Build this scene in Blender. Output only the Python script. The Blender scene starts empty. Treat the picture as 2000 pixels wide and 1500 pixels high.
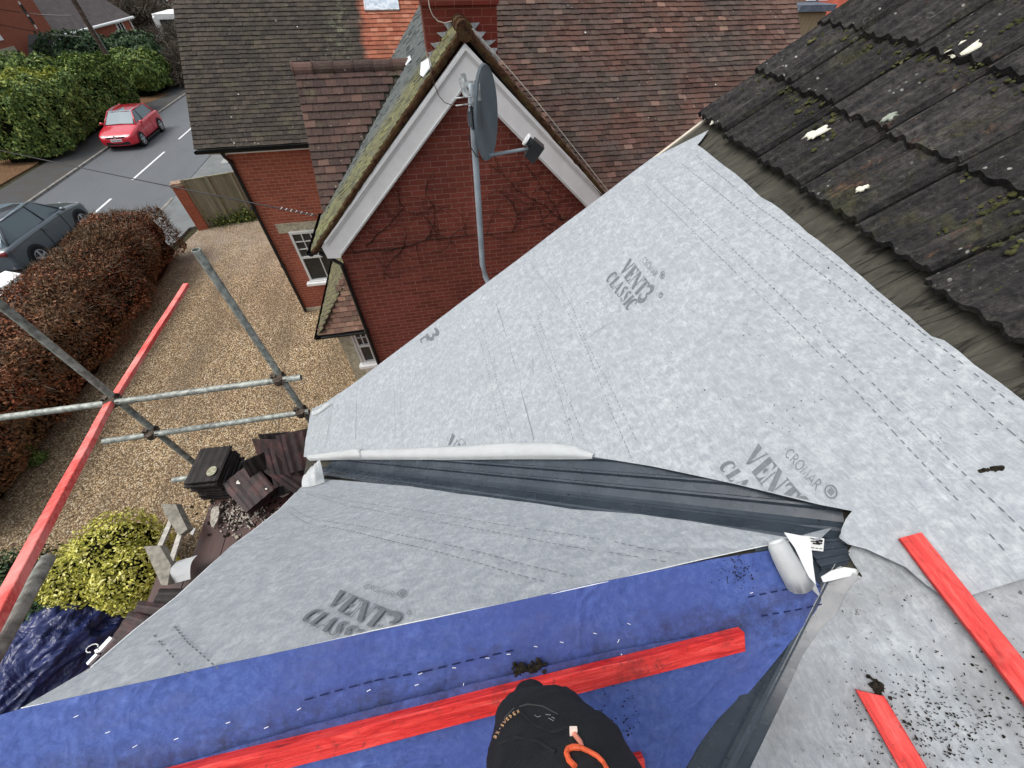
import bpy, bmesh, math, random
from mathutils import Vector, Matrix, noise
random.seed(7)
S = bpy.context.scene
C = S.collection
# ---------------------------------------------------------------- camera
H = 7.4
FPX = 751.0
NAD = math.atan2(661, FPX)
PIT = math.pi/2 - NAD
YAW = math.radians(11)
def yawv(v):      # camera-level frame -> scene frame (x along house fronts, y away from us)
    return Vector((v[0]*math.cos(YAW)+v[1]*math.sin(YAW), -v[0]*math.sin(YAW)+v[1]*math.cos(YAW), v[2]))
FW = yawv((0, math.cos(PIT), -math.sin(PIT)))
RT = yawv((1, 0, 0))
UP = RT.cross(FW)
CAM = Vector((0, 0, H))
cd = bpy.data.cameras.new("camera"); cam = bpy.data.objects.new("camera", cd); C.objects.link(cam)
cd.sensor_width = 36; cd.lens = FPX/2000*36; cd.clip_start = 0.02; cd.clip_end = 2000
cam.matrix_world = Matrix(((RT.x, UP.x, -FW.x, 0), (RT.y, UP.y, -FW.y, 0), (RT.z, UP.z, -FW.z, H), (0, 0, 0, 1)))
S.camera = cam
# ---------------------------------------------------------------- light
SUN_EL, SUN_AZ = 62, 264
w = bpy.data.worlds.new("World"); S.world = w; w.use_nodes = True
nt = w.node_tree; bg = nt.nodes["Background"]
sky = nt.nodes.new("ShaderNodeTexSky"); sky.sky_type = 'NISHITA'; sky.sun_disc = False
sky.sun_elevation = math.radians(SUN_EL); sky.sun_rotation = math.radians(SUN_AZ)
sky.air_density = 1.6; sky.dust_density = 4.0
hs = nt.nodes.new("ShaderNodeHueSaturation"); hs.inputs['Saturation'].default_value = 0.38
nt.links.new(sky.outputs[0], hs.inputs['Color']); nt.links.new(hs.outputs[0], bg.inputs[0])
bg.inputs[1].default_value = 0.15
sd = bpy.data.lights.new("sun", 'SUN'); so = bpy.data.objects.new("sun", sd); C.objects.link(so)
sd.energy = 1.05; sd.angle = math.radians(24); sd.color = (1, 0.97, 0.93)
a, e = math.radians(SUN_AZ), math.radians(SUN_EL)
sdir = Vector((math.sin(a)*math.cos(e), math.cos(a)*math.cos(e), math.sin(e)))
so.rotation_euler = sdir.to_track_quat('Z', 'Y').to_euler(); so.location = (0, 0, 30)
S.view_settings.view_transform = 'Standard'; S.view_settings.look = 'None'
S.view_settings.exposure = 0.45; S.view_settings.gamma = 1
S.render.engine = 'CYCLES'

# ---------------------------------------------------------------- geometry helpers
def ray(px, py): return FW + RT*((px-1000)/FPX) - UP*((py-750)/FPX)
def hit(px, py, p0, n):
    d = ray(px, py); return CAM + d*((Vector(p0)-CAM).dot(n)/d.dot(n))
def onz(px, py, z=0.0): return hit(px, py, (0, 0, z), Vector((0, 0, 1)))
def onx(px, py, x): return hit(px, py, (x, 0, 0), Vector((1, 0, 0)))
def ony(px, py, y): return hit(px, py, (0, y, 0), Vector((0, 1, 0)))
def dep(px, py, d): return CAM + ray(px, py)*d
def frame(n, u):
    n = n.normalized(); u = (u - n*u.dot(n)).normalized(); return u, n.cross(u), n

def obj(name, bm, mat, parent=None, smooth=False, loc=None):
    me = bpy.data.meshes.new(name)
    if isinstance(bm, bmesh.types.BMesh):
        bm.normal_update(); bm.to_mesh(me); bm.free()
    else:
        me.from_pydata([tuple(v) for v in bm[0]], [], bm[1]); me.update()
    if mat is not None:
        for m in (mat if isinstance(mat, (list, tuple)) else [mat]): me.materials.append(m)
    if smooth:
        for p in me.polygons: p.use_smooth = True
    o = bpy.data.objects.new(name, me); C.objects.link(o)
    if parent is not None:
        o.parent = parent
        wl = Vector((0, 0, 0)); q = parent
        while q is not None: wl += q.location; q = q.parent
        o.location = -wl if loc is None else loc
    elif loc is not None: o.location = loc
    return o
def sub(name, bm, mat, parent, smooth=False):   # part placed in its parent's own coordinates
    return obj(name, bm, mat, parent, smooth, loc=Vector((0, 0, 0)))
def tag(o, label=None, cat=None, group=None, kind=None):
    if label: o['label'] = label
    if cat: o['category'] = cat
    if group: o['group'] = group
    if kind: o['kind'] = kind
    return o
def thing(name, loc, label, cat, group=None, rz=0):
    o = bpy.data.objects.new(name, None); C.objects.link(o); o.empty_display_size = .2
    o.location = loc; o.rotation_euler = (0, 0, rz)
    return tag(o, label, cat, group)
def dup(root, loc, rot=None, label=None, group=None):
    r = root.copy(); C.objects.link(r); r.location = loc
    if rot is not None: r.rotation_euler = rot
    if label: r['label'] = label
    if group: r['group'] = group
    for ch in list(root.children):
        c = ch.copy(); C.objects.link(c); c.parent = r
        for g in ch.children:
            d = g.copy(); C.objects.link(d); d.parent = c
    return r
def box(bm, a, b, M=None):
    vs = [bm.verts.new(Vector((x, y, z))) for x in (a[0], b[0]) for y in (a[1], b[1]) for z in (a[2], b[2])]
    if M is not None:
        for v in vs: v.co = M @ v.co
    for f in ((0, 1, 3, 2), (4, 6, 7, 5), (0, 4, 5, 1), (2, 3, 7, 6), (0, 2, 6, 4), (1, 5, 7, 3)):
        bm.faces.new([vs[i] for i in f])
    return vs
def obox(bm, o, u, v, n, du, dv, dn):   # box with corner o, edges du*u, dv*v, dn*n (pairs lo,hi)
    M = Matrix(((u.x, v.x, n.x, o.x), (u.y, v.y, n.y, o.y), (u.z, v.z, n.z, o.z), (0, 0, 0, 1)))
    return box(bm, (du[0], dv[0], dn[0]), (du[1], dv[1], dn[1]), M)
def tube(bm, pts, rad, seg=12, cap=True, flat=1.0, ref=None):
    pts = [Vector(p) for p in pts]
    if not isinstance(rad, (list, tuple)): rad = [rad]*len(pts)
    rings = []
    up = Vector(ref) if ref else Vector((0.13, 0.21, 1))
    for i, p in enumerate(pts):
        t = (pts[min(i+1, len(pts)-1)] - pts[max(i-1, 0)]).normalized()
        a = t.cross(up)
        if a.length < 1e-3: a = t.cross(Vector((1, 0, 0)))
        a.normalize(); b = t.cross(a)
        rings.append([bm.verts.new(p + (a*math.cos(k*2*math.pi/seg) + b*flat*math.sin(k*2*math.pi/seg))*rad[i]) for k in range(seg)])
    for r0, r1 in zip(rings, rings[1:]):
        for k in range(seg): bm.faces.new((r0[k], r0[(k+1) % seg], r1[(k+1) % seg], r1[k]))
    if cap: bm.faces.new(rings[0][::-1]); bm.faces.new(rings[-1])
    return rings
def poly_prism(bm, pts, d):   # closed polygon extruded along d
    a = [bm.verts.new(p) for p in pts]; b = [bm.verts.new(Vector(p)+d) for p in pts]
    n = len(pts); bm.faces.new(a[::-1]); bm.faces.new(b)
    for i in range(n): bm.faces.new((a[i], a[(i+1) % n], b[(i+1) % n], b[i]))
def recalc(bm): bmesh.ops.recalc_face_normals(bm, faces=bm.faces); return bm
def sheet(pts, n, thick, cell=.07, amp=.003, sc=5, lift=None, off=0.0):
    """a thin sheet: polygon cut into cells, gently rumpled, with real thickness"""
    n = n.normalized(); u, v, n = frame(n, Vector((0.31, 0.95, 0.02)))
    o = pts[0]
    bm = bmesh.new(); bm.faces.new([bm.verts.new(p + n*off) for p in pts])
    us = [(p-o).dot(u) for p in pts]; vs = [(p-o).dot(v) for p in pts]
    for lo, hi, ax in ((min(us), max(us), u), (min(vs), max(vs), v)):
        k = lo + cell
        while k < hi:
            bmesh.ops.bisect_plane(bm, geom=bm.verts[:]+bm.edges[:]+bm.faces[:], plane_co=o+ax*k, plane_no=ax); k += cell
    bmesh.ops.triangulate(bm, faces=[f for f in bm.faces if len(f.verts) > 4])
    if (bm.faces[:] and sum((f.calc_area()*(1 if (f.normal_update() or f.normal.dot(n) > 0) else -1)) for f in bm.faces) < 0):
        bmesh.ops.reverse_faces(bm, faces=bm.faces)
    for vv in bm.verts:
        dz = noise.noise(vv.co*sc)*amp + noise.noise(vv.co*sc*.35+Vector((9, 3, 1)))*amp*1.5
        if lift: dz += lift(vv.co)
        vv.co += n*dz
    ext = bmesh.ops.extrude_face_region(bm, geom=bm.faces[:])
    newv = [g for g in ext['geom'] if isinstance(g, bmesh.types.BMVert)]
    for vv in newv: vv.co += n*thick
    return recalc(bm)

# ---------------------------------------------------------------- material helper
class NT:
    def __init__(s, name):
        s.m = bpy.data.materials.new(name); s.m.use_nodes = True; s.t = s.m.node_tree
        s.p = s.t.nodes['Principled BSDF']; s.co = s.t.nodes.new('ShaderNodeTexCoord').outputs['Object']
    def N(s, ty, **k):
        n = s.t.nodes.new(ty)
        for a, b in k.items(): setattr(n, a, b)
        return n
    def L(s, a, b): s.t.links.new(a, b)
    def setin(s, n, key, v):
        if v is None: return
        if isinstance(v, bpy.types.NodeSocket): s.L(v, n.inputs[key])
        else:
            if isinstance(v, (tuple, list)) and len(v) == 3 and n.inputs[key].type == 'RGBA': v = (*v, 1)
            n.inputs[key].default_value = v
    def map(s, scale=(1, 1, 1), rot=(0, 0, 0), loc=(0, 0, 0), co=None):
        n = s.N('ShaderNodeMapping'); n.inputs['Scale'].default_value = scale; n.inputs['Rotation'].default_value = rot
        n.inputs['Location'].default_value = loc; s.L(co or s.co, n.inputs[0]); return n.outputs[0]
    def noise(s, sc, det=4, rough=.55, co=None, dist=0, col=False):
        n = s.N('ShaderNodeTexNoise'); n.inputs['Scale'].default_value = sc; n.inputs['Detail'].default_value = det
        n.inputs['Roughness'].default_value = rough; n.inputs['Distortion'].default_value = dist
        s.L(co or s.co, n.inputs['Vector']); return n.outputs['Color' if col else 'Fac']
    def vor(s, sc, feat='F1', co=None, out='Distance', rnd=1):
        n = s.N('ShaderNodeTexVoronoi'); n.feature = feat; n.inputs['Scale'].default_value = sc; n.inputs['Randomness'].default_value = rnd
        s.L(co or s.co, n.inputs['Vector']); return n.outputs[out]
    def ramp(s, f, stops, interp='LINEAR'):
        n = s.N('ShaderNodeValToRGB'); r = n.color_ramp; r.interpolation = interp
        while len(r.elements) > 1: r.elements.remove(r.elements[-1])
        for i, (p, c) in enumerate(stops):
            el = r.elements[0] if i == 0 else r.elements.new(p)
            el.position = p; el.color = (*c, 1) if isinstance(c, (tuple, list)) else (c, c, c, 1)
        s.L(f, n.inputs[0]); return n.outputs[0]
    def mix(s, f, a, b, mode='MIX'):
        n = s.N('ShaderNodeMix', data_type='RGBA', blend_type=mode)
        for k, v in ((0, f), (6, a), (7, b)):
            if isinstance(v, bpy.types.NodeSocket): s.L(v, n.inputs[k])
            else: n.inputs[k].default_value = (*v, 1) if isinstance(v, (tuple, list)) else v
        return n.outputs[2]
    def math(s, op, a, b=None):
        n = s.N('ShaderNodeMath', operation=op)
        for k, v in ((0, a), (1, b)):
            if v is None: continue
            if isinstance(v, bpy.types.NodeSocket): s.L(v, n.inputs[k])
            else: n.inputs[k].default_value = v
        return n.outputs[0]
    def island(s): return s.N('ShaderNodeNewGeometry').outputs['Random Per Island']
    def sep(s, co=None):
        n = s.N('ShaderNodeSeparateXYZ'); s.L(co or s.co, n.inputs[0]); return n.outputs
    def comb(s, x, y, z):
        n = s.N('ShaderNodeCombineXYZ')
        for k, v in enumerate((x, y, z)):
            if isinstance(v, bpy.types.NodeSocket): s.L(v, n.inputs[k])
            else: n.inputs[k].default_value = v
        return n.outputs[0]
    def bump(s, h, st=.5, d=.01):
        n = s.N('ShaderNodeBump'); n.inputs['Strength'].default_value = st; n.inputs['Distance'].default_value = d
        s.L(h, n.inputs['Height']); s.L(n.outputs[0], s.p.inputs['Normal'])
    def done(s, col, rough=.8, spec=.3, metal=0, **k):
        s.setin(s.p, 'Base Color', col); s.setin(s.p, 'Roughness', rough)
        s.setin(s.p, 'Specular IOR Level', spec); s.setin(s.p, 'Metallic', metal)
        for a, b in k.items(): s.setin(s.p, a.replace('_', ' '), b)
        return s.m
def plain(name, col, rough=.6, spec=.3, metal=0, var=.12, sc=8, bump=0, bsc=60):
    n = NT(name); f = n.noise(sc, 5)
    lo = tuple(c*(1-var*1.6) for c in col); hi = tuple(min(1, c*(1+var*1.6)) for c in col)
    if bump: n.bump(n.noise(bsc, 4), bump, .004)
    return n.done(n.ramp(f, [(.3, lo), (.7, hi)]), rough, spec, metal)

# ---------------------------------------------------------------- materials
def m_membrane(name, dirt):
    n = NT(name)
    f1 = n.noise(30, 8, .74, dist=.5)
    f2 = n.noise(3.2, 5, .6)
    fib = n.noise(1, 8, .8, co=n.map((150, 30, 60), (0, .5, .6)), dist=.6)
    c = n.ramp(f1, [(.30, (.19, .213, .235)), (.5, (.30, .325, .346)), (.70, (.52, .548, .565))])
    c = n.mix(.4, c, n.ramp(fib, [(.35, (.20, .222, .244)), (.65, (.52, .548, .566))]), 'MIX')
    c = n.mix(n.ramp(f2, [(.35, 0.0), (.7, .35)]), c, (.26, .28, .30))
    if dirt:
        d = n.noise(2.4, 8, .74, dist=.7); s = n.noise(60, 4, .7)
        c = n.mix(n.ramp(d, [(.46, 0.0), (.68, .6)]), c, (.13, .125, .115))
        c = n.mix(n.math('MULTIPLY', n.ramp(s, [(.6, 0.0), (.68, 1.0)]), n.ramp(n.noise(4.3, 4), [(.45, 0.0), (.6, .9)])), c, (.035, .03, .025))
    cr = n.ramp(n.noise(1.5, 3, .5, dist=.8), [(.44, 0.0), (.50, 1.0), (.56, 0.0)])
    n.bump(n.math('ADD', n.math('ADD', n.math('MULTIPLY', f2, 2.0), n.math('MULTIPLY', fib, .35)), n.math('MULTIPLY', cr, .5)), .45, .008)
    return n.done(c, .75, .25)
M_MEM = m_membrane("breathable_membrane", False)
M_MEMD = m_membrane("breathable_membrane_dirty", True)
M_WHITE = plain("white_underside", (.78, .80, .80), .5, .3, var=.03, sc=14, bump=.15)
M_INK = plain("printed_ink", (.15, .165, .18), .8, .1, var=.1, sc=70)
M_INKL = plain("printed_dashes", (.135, .145, .16), .8, .1, var=.1)
def m_blue():
    n = NT("blue_underlay")
    f = n.noise(42, 8, .8, dist=.3); g = n.noise(2.2, 5)
    c = n.ramp(f, [(.3, (.040, .068, .225)), (.5, (.064, .106, .325)), (.7, (.110, .165, .43))])
    c = n.mix(n.ramp(g, [(.4, 0.0), (.65, .55)]), c, (.060, .078, .27)); c = n.mix(n.ramp(n.noise(5, 7, .75, co=n.map((1, 2.5, 1))), [(.5, 0.0), (.72, .5)]), c, (.105, .12, .25))
    d = n.math('MULTIPLY', n.ramp(n.noise(48, 6, .8), [(.54, 0.0), (.66, .6)]), n.ramp(n.noise(2.3, 5, .7), [(.48, 0.0), (.64, 1.0)]))
    c = n.mix(d, c, (.02, .025, .06))
    c = n.mix(n.ramp(n.noise(5, 7, .75, dist=1), [(.62, 0.0), (.72, .6)]), c, (.05, .05, .075))
    cr = n.ramp(n.noise(2.2, 4, .55, dist=1.0), [(.44, 0.0), (.50, 1.0), (.56, 0.0)])
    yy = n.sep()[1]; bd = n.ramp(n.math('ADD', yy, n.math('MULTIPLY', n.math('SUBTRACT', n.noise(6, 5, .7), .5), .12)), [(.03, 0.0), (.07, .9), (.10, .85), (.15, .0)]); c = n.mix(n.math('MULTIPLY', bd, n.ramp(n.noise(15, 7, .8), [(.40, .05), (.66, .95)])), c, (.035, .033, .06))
    n.bump(n.math('ADD', n.math('ADD', n.math('MULTIPLY', g, 4.0), n.math('MULTIPLY', f, .5)), n.math('MULTIPLY', cr, .8)), .5, .008)
    return n.done(c, .66, .25)
M_BLUE = m_blue()
def m_batten():
    n = NT("red_treated_softwood")
    g = n.noise(1, 6, .7, co=n.map((55, 5, 55)), dist=.8); k = n.noise(9, 4)
    c = n.ramp(g, [(.28, (.32, .016, .013)), (.5, (.70, .045, .038)), (.72, (.86, .13, .11))])
    f2 = n.noise(1, 4, .8, co=n.map((220, 14, 220)), dist=.6); c = n.mix(n.ramp(f2, [(.34, .75), (.5, 0.0)]), c, (.26, .014, .014)); c = n.mix(n.ramp(k, [(.55, 0.0), (.75, .5)]), c, (.82, .22, .19))
    c = n.mix(n.ramp(n.noise(45, 5, .8), [(.6, 0.0), (.7, .6)]), c, (.12, .02, .018))
    n.bump(g, .6, .004)
    return n.done(c, .6, .3)
M_RED = m_batten()
def m_batten_p():
    n = NT('weathered_pink_batten'); g = n.noise(1, 6, .75, co=n.map((60, 5, 60)), dist=.8)
    c = n.ramp(g, [(.3, (.42, .035, .03)), (.5, (.80, .115, .10)), (.7, (.95, .30, .26))]); c = n.mix(n.ramp(n.noise(3, 4), [(.45, 0.0), (.6, .5)]), c, (.95, .38, .34))
    n.bump(g, .7, .005); return n.done(c, .75, .2)
M_REDP = m_batten_p()
def m_batten_x():
    n = NT("red_treated_softwood_cross")
    g = n.noise(1, 6, .7, co=n.map((5, 60, 60)), dist=.8)
    c = n.ramp(g, [(.28, (.26, .008, .008)), (.45, (.60, .022, .02)), (.58, (.78, .06, .05)), (.75, (.85, .14, .11))]); f2 = n.noise(1, 4, .8, co=n.map((14, 260, 260)), dist=.6); c = n.mix(n.ramp(f2, [(.3, .6), (.5, 0.0)]), c, (.28, .012, .012)); kn = n.vor(3.2, co=n.map((1, 6, 6))); c = n.mix(n.ramp(kn, [(.04, .8), (.10, 0.0)]), c, (.13, .012, .01))
    c = n.mix(n.ramp(n.noise(45, 5, .8), [(.58, 0.0), (.68, .7)]), c, (.10, .02, .02)); c = n.mix(n.ramp(n.noise(5, 6, .75), [(.56, 0.0), (.66, .55)]), c, (.12, .022, .02))
    n.bump(g, .6, .004)
    return n.done(c, .55, .35)
M_REDX = m_batten_x()
def m_grp():
    n = NT("wet_grp_trough")
    s = n.noise(90, 3, .7)
    c = n.mix(n.ramp(n.noise(7, 5), [(.35, 0.0), (.7, .8)]), (.072, .094, .122), (.125, .154, .19))
    c = n.mix(n.math('MULTIPLY', n.ramp(s, [(.62, 0.0), (.68, .9)]), n.ramp(n.noise(3, 3), [(.4, 0.0), (.6, 1.0)])), c, (.012, .014, .018))
    n.bump(n.noise(12, 2), .03, .01)
    return n.done(c, n.ramp(n.noise(11, 5), [(.3, .16), (.7, .34)]), .7)
M_GRP = m_grp()
def m_conc_tile():
    n = NT("mossy_concrete_tile")
    g = n.noise(1, 7, .75, co=n.map((4, 26, 4)), dist=.5)
    f = n.noise(6, 8, .7)
    isl = n.ramp(n.island(), [(0, .72), (1, 1.3)])
    c = n.ramp(g, [(.3, (.014, .0135, .0135)), (.5, (.040, .037, .036)), (.72, (.095, .088, .082))])
    c = n.mix(1.0, c, isl, 'MULTIPLY')
    c = n.mix(n.ramp(n.noise(3.6, 7, .75, dist=.8), [(.55, 0.0), (.66, .8)]), c, (.060, .060, .028))
    c = n.mix(n.ramp(n.noise(2.1, 6, .8, co=n.map((1, 2.6, 1), loc=(5, 2, 1))), [(.61, 0.0), (.67, .42)]), c, (.20, .105, .06))
    dotm = n.vor(23); c = n.mix(n.math('MULTIPLY', n.ramp(dotm, [(.10, 1.0), (.16, 0.0)]), n.ramp(n.noise(3.4, 4), [(.5, 0.0), (.58, .85)])), c, (.42, .42, .38))
    ring = n.vor(9); c = n.mix(n.math('MULTIPLY', n.ramp(ring, [(.10, 0.0), (.14, .3), (.17, 0.0)]), n.ramp(n.noise(2.2, 3, co=n.map(loc=(3, 3, 3))), [(.48, 0.0), (.58, .8)])), c, (.34, .35, .30))
    c = n.mix(n.ramp(n.noise(120, 3), [(.66, 0.0), (.72, .45)]), c, (.25, .25, .24))
    mid = n.noise(38, 6, .8); c = n.mix(n.ramp(mid, [(.40, .75), (.56, 0.0)]), c, (.008, .008, .009)); c = n.mix(n.ramp(n.noise(17, 7, .8, co=n.map(loc=(3, 1, 7))), [(.56, 0.0), (.68, .55)]), c, (.105, .10, .085))
    n.bump(n.math('ADD', n.math('MULTIPLY', f, 1.5), n.math('MULTIPLY', n.noise(70, 5, .7), .8)), 1.0, .011)
    return n.done(c, .9, .2)
M_CONC = m_conc_tile()
def m_felt():
    n = NT("old_brown_felt")
    g = n.noise(1, 6, .7, co=n.map((7, 30, 7)), dist=.6)
    c = n.ramp(g, [(.3, (.036, .034, .027)), (.55, (.060, .057, .045)), (.75, (.092, .087, .069))])
    c = n.mix(n.ramp(n.noise(5, 6, .7), [(.55, 0.0), (.66, .7)]), c, (.025, .023, .018)); ck = n.noise(1, 3, .6, co=n.map((1.2, 9, 1.2)), dist=.3); c = n.mix(n.ramp(ck, [(.485, 0.0), (.5, .9), (.515, 0.0)]), c, (.012, .011, .009))
    n.bump(g, .5, .006)
    return n.done(c, .85, .2)
M_FELT = m_felt()
def m_brick(name, c1, c2, mortar, horiz='x', dirt=.3):
    n = NT(name); x, y, z = n.sep()
    co = n.comb(x if horiz == 'x' else y, z, 0.0)
    b = n.N('ShaderNodeTexBrick'); b.offset = .5
    n.L(co, b.inputs['Vector']); b.inputs['Scale'].default_value = 1
    b.inputs['Brick Width'].default_value = .225; b.inputs['Row Height'].default_value = .075
    b.inputs['Mortar Size'].default_value = .0058; b.inputs['Mortar Smooth'].default_value = .25; b.inputs['Bias'].default_value = -.1
    b.inputs['Color1'].default_value = (*c1, 1); b.inputs['Color2'].default_value = (*c2, 1); b.inputs['Mortar'].default_value = (*mortar, 1)
    c = n.mix(n.ramp(n.noise(38, 5, .7), [(.4, 0.0), (.75, .5)]), b.outputs['Color'], tuple(v*.5 for v in c1))
    c = n.mix(n.ramp(n.noise(1.1, 5, .65), [(.45, 0.0), (.75, dirt)]), c, (.07, .025, .02))
    n.bump(n.math('ADD', n.math('MULTIPLY', b.outputs['Fac'], -1.0), n.math('MULTIPLY', n.noise(45, 4), .4)), .6, .008)
    return n.done(c, .85, .2)
M_BRK = m_brick("red_brick", (.37, .105, .062), (.275, .070, .044), (.42, .25, .19))
M_BRKD = m_brick("dark_red_brick", (.275, .072, .050), (.185, .046, .034), (.35, .185, .145), dirt=.4)
M_BRKY = m_brick("side_red_brick", (.34, .08, .05), (.25, .055, .036), (.40, .22, .16), horiz='y')
M_BRKO = m_brick("orange_red_brick", (.40, .115, .06), (.33, .09, .05), (.40, .21, .15), dirt=.1)
def m_plain_tile(name, kind):
    n = NT(name); r = n.island(); x, y, z = n.sep()
    if kind == 'left':
        c = n.ramp(r, [(0, (.026, .021, .018)), (.5, (.040, .032, .026)), (1, (.062, .048, .038))])
        rr = n.N('ShaderNodeMath', operation='GREATER_THAN'); n.L(x, rr.inputs[0])
        wob = n.math('ADD', x, n.math('MULTIPLY', n.math('SUBTRACT', n.noise(2.2, 4), .5), .5))
        om = n.ramp(n.math('ADD', n.math('MULTIPLY', wob, .5), 1.0), [(.42, 0.0), (.47, .5), (.51, .95)])
        c = n.mix(om, c, n.ramp(r, [(0, (.26, .075, .042)), (.5, (.36, .115, .065)), (1, (.46, .19, .12))]))
        gm = n.math('MULTIPLY', n.ramp(n.math('ADD', n.math('MULTIPLY', x, .3), 1.0), [(.42, 0.0), (.54, .8), (.62, .0)]), n.ramp(n.noise(7, 7, .75), [(.5, 0.0), (.62, 1.0)]))
        c = n.mix(gm, c, (.17, .18, .115))
        c = n.mix(n.ramp(n.noise(3, 7, .75), [(.53, 0.0), (.70, .5)]), c, (.105, .10, .05))
    elif kind == 'right':
        c = n.ramp(r, [(0, (.052, .026, .021)), (.3, (.082, .040, .031)), (.62, (.112, .055, .041)), (.86, (.105, .062, .050)), (.93, (.12, .064, .052)), (.965, (.20, .10, .075)), (1, (.25, .15, .115))])
        c = n.mix(n.ramp(n.noise(1.1, 5), [(.42, 0.0), (.60, .7)]), c, n.ramp(r, [(0, (.040, .036, .032)), (1, (.072, .062, .054))]))
        c = n.mix(n.ramp(n.math('MULTIPLY', x, .1), [(.62, 0.0), (.86, .6)]), c, n.ramp(r, [(0, (.11, .065, .052)), (1, (.24, .15, .12))]))
        c = n.mix(n.ramp(n.noise(4, 7, .75), [(.58, 0.0), (.70, .4)]), c, (.12, .13, .075))
    elif kind == 'mid':
        c = n.ramp(r, [(0, (.048, .030, .027)), (.5, (.070, .042, .036)), (.9, (.095, .053, .044)), (1, (.15, .085, .065))])
        c = n.mix(n.ramp(n.noise(4, 7, .75), [(.55, 0.0), (.7, .6)]), c, (.12, .11, .06))
    elif kind == 'moss':
        c = n.ramp(r, [(0, (.07, .066, .045)), (1, (.12, .11, .07))])
        c = n.mix(n.ramp(n.noise(5, 8, .8, co=n.map((1, 1, 1.6))), [(.45, 0.0), (.62, .85)]), c, (.19, .18, .075))
        c = n.mix(n.ramp(n.noise(9, 5, .8), [(.62, 0.0), (.68, .9)]), c, (.03, .025, .02))
    else:
        c = n.ramp(r, [(0, (.09, .055, .045)), (.6, (.16, .085, .062)), (1, (.24, .14, .10))])
        c = n.mix(n.ramp(n.noise(5, 7, .75), [(.5, 0.0), (.66, .7)]), c, (.13, .125, .07))
    c = n.mix(n.ramp(n.noise(28, 6, .75), [(.5, 0.0), (.75, .55)]), c, (.165, .145, .12))
    spot = n.vor(1.9); c = n.mix(n.ramp(spot, [(.024, 1.0), (.036, 0.0)]), c, (.62, .6, .55))
    sp2 = n.vor(8.5); c = n.mix(n.math('MULTIPLY', n.ramp(sp2, [(.07, .9), (.11, 0.0)]), n.ramp(n.noise(1.7, 3), [(.5, 0.0), (.6, .8)])), c, (.5, .48, .42))
    n.bump(n.noise(60, 5, .7), .6, .006)
    return n.done(c, .85, .25)
M_PT = {k: m_plain_tile("clay_tile_"+k, k) for k in ('left', 'right', 'mid', 'moss', 'hip')}
M_PAINT = plain("white_paint", (.84, .85, .84), .4, .4, var=.04, sc=5, bump=.1)
M_PAINTG = plain("white_frame_paint", (.62, .63, .62), .4, .4, var=.05, sc=5)
M_BLK = plain("black_plastic", (.012, .012, .013), .35, .4, var=.2)
M_STONE = plain("weathered_stone", (.40, .36, .27), .85, .2, var=.22, sc=14, bump=.4)
M_LEAD = plain("lead_flashing", (.42, .45, .47), .45, .4, metal=.3, var=.3, sc=16, bump=.3, bsc=20)
M_GALV = plain("galvanised_tube", (.285, .305, .275), .5, .5, metal=.25, var=.38, sc=22, bump=.35, bsc=90)
M_RUST = plain("rusty_coupler", (.085, .065, .05), .7, .3, metal=.4, var=.5, sc=40, bump=.5)
M_DISH = plain("dish_grey_paint", (.19, .225, .25), .4, .4, var=.08, sc=6)
M_DISHL = plain("dish_pole_grey", (.26, .30, .33), .4, .4, var=.12, sc=9)
M_GLASS = NT("window_glass").done((.02, .025, .028), .06, .6)
M_CURT = plain("net_curtain", (.45, .46, .45), .8, .1, var=.3, sc=10)
# ================================================================ OUR HOUSE
SC = 1.12
RZ = H - SC
P = onz(1650, 1035, RZ)
TA, TB, TC = map(math.radians, (35.5, 45.5, 39))
nA = Vector((-math.sin(TA), 0, math.cos(TA))); nB = Vector((0, math.sin(TB), math.cos(TB))); nC = Vector((0, -math.sin(TC), math.cos(TC)))
def onA(px, py, o=0): return hit(px, py, P+nA*o, nA)
def onB(px, py, o=0): return hit(px, py, P+nB*o, nB)
def onC(px, py, o=0): return hit(px, py, P+nC*o, nC)
upA = Vector((math.cos(TA), 0, math.sin(TA)))
YV = 2.16*SC            # verge (gable edge) of the big slope
XE = -1.25*SC           # its eave
XV = -0.93*SC           # left gable of the small wing
zA = lambda x: P.z + (x-P.x)*math.tan(TA)
XR = 3.6                # ridge of the big roof
# --- body of the house
hb = thing('house', (1.5, 0, 0), 'red brick house under re-roofing with grey membrane and old dark tiles', 'house')
bm = bmesh.new()
xw0, xw1, yw0, yw1 = XV+.06, 2*XR-XV-.06, -6.0, YV-.08
ze = zA(xw0)-.12
prof = [(xw0, 0), (xw1, 0), (xw1, ze), (XR, zA(XR)-.16), (xw0, ze)]
a = [bm.verts.new((x, yw0, z)) for x, z in prof]; b = [bm.verts.new((x, yw1, z)) for x, z in prof]
bm.faces.new(a); bm.faces.new(b[::-1])
for i in range(5):
    j = (i+1) % 5; bm.faces.new((a[i], b[i], b[j], a[j]))
obj('wall', recalc(bm), M_BRK, hb)
# roof decks: real slabs under the sheets
def slab(pts, n, t, off=-.0): 
    bm = bmesh.new(); poly_prism(bm, [p+n*off for p in pts], -n*t); return recalc(bm)
XRt = XR
deck = slab([Vector((XE+.02, YV-.006, zA(XE+.02))), Vector((XE+.02, -6.1, zA(XE+.02))), Vector((XRt, -6.1, zA(XRt))), Vector((XRt, YV-.006, zA(XRt)))], nA, .05, -.006)
obj('roof_deck', deck, M_FELT, hb)
n2 = Vector((math.sin(TA), 0, math.cos(TA)))
obj('far_roof_slope', slab([Vector((XRt, YV, zA(XR))), Vector((XRt, -6.1, zA(XR))), Vector((2*XR-XE, -6.1, zA(XE))), Vector((2*XR-XE, YV, zA(XE)))], n2, .06), M_CONC, hb)
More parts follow.
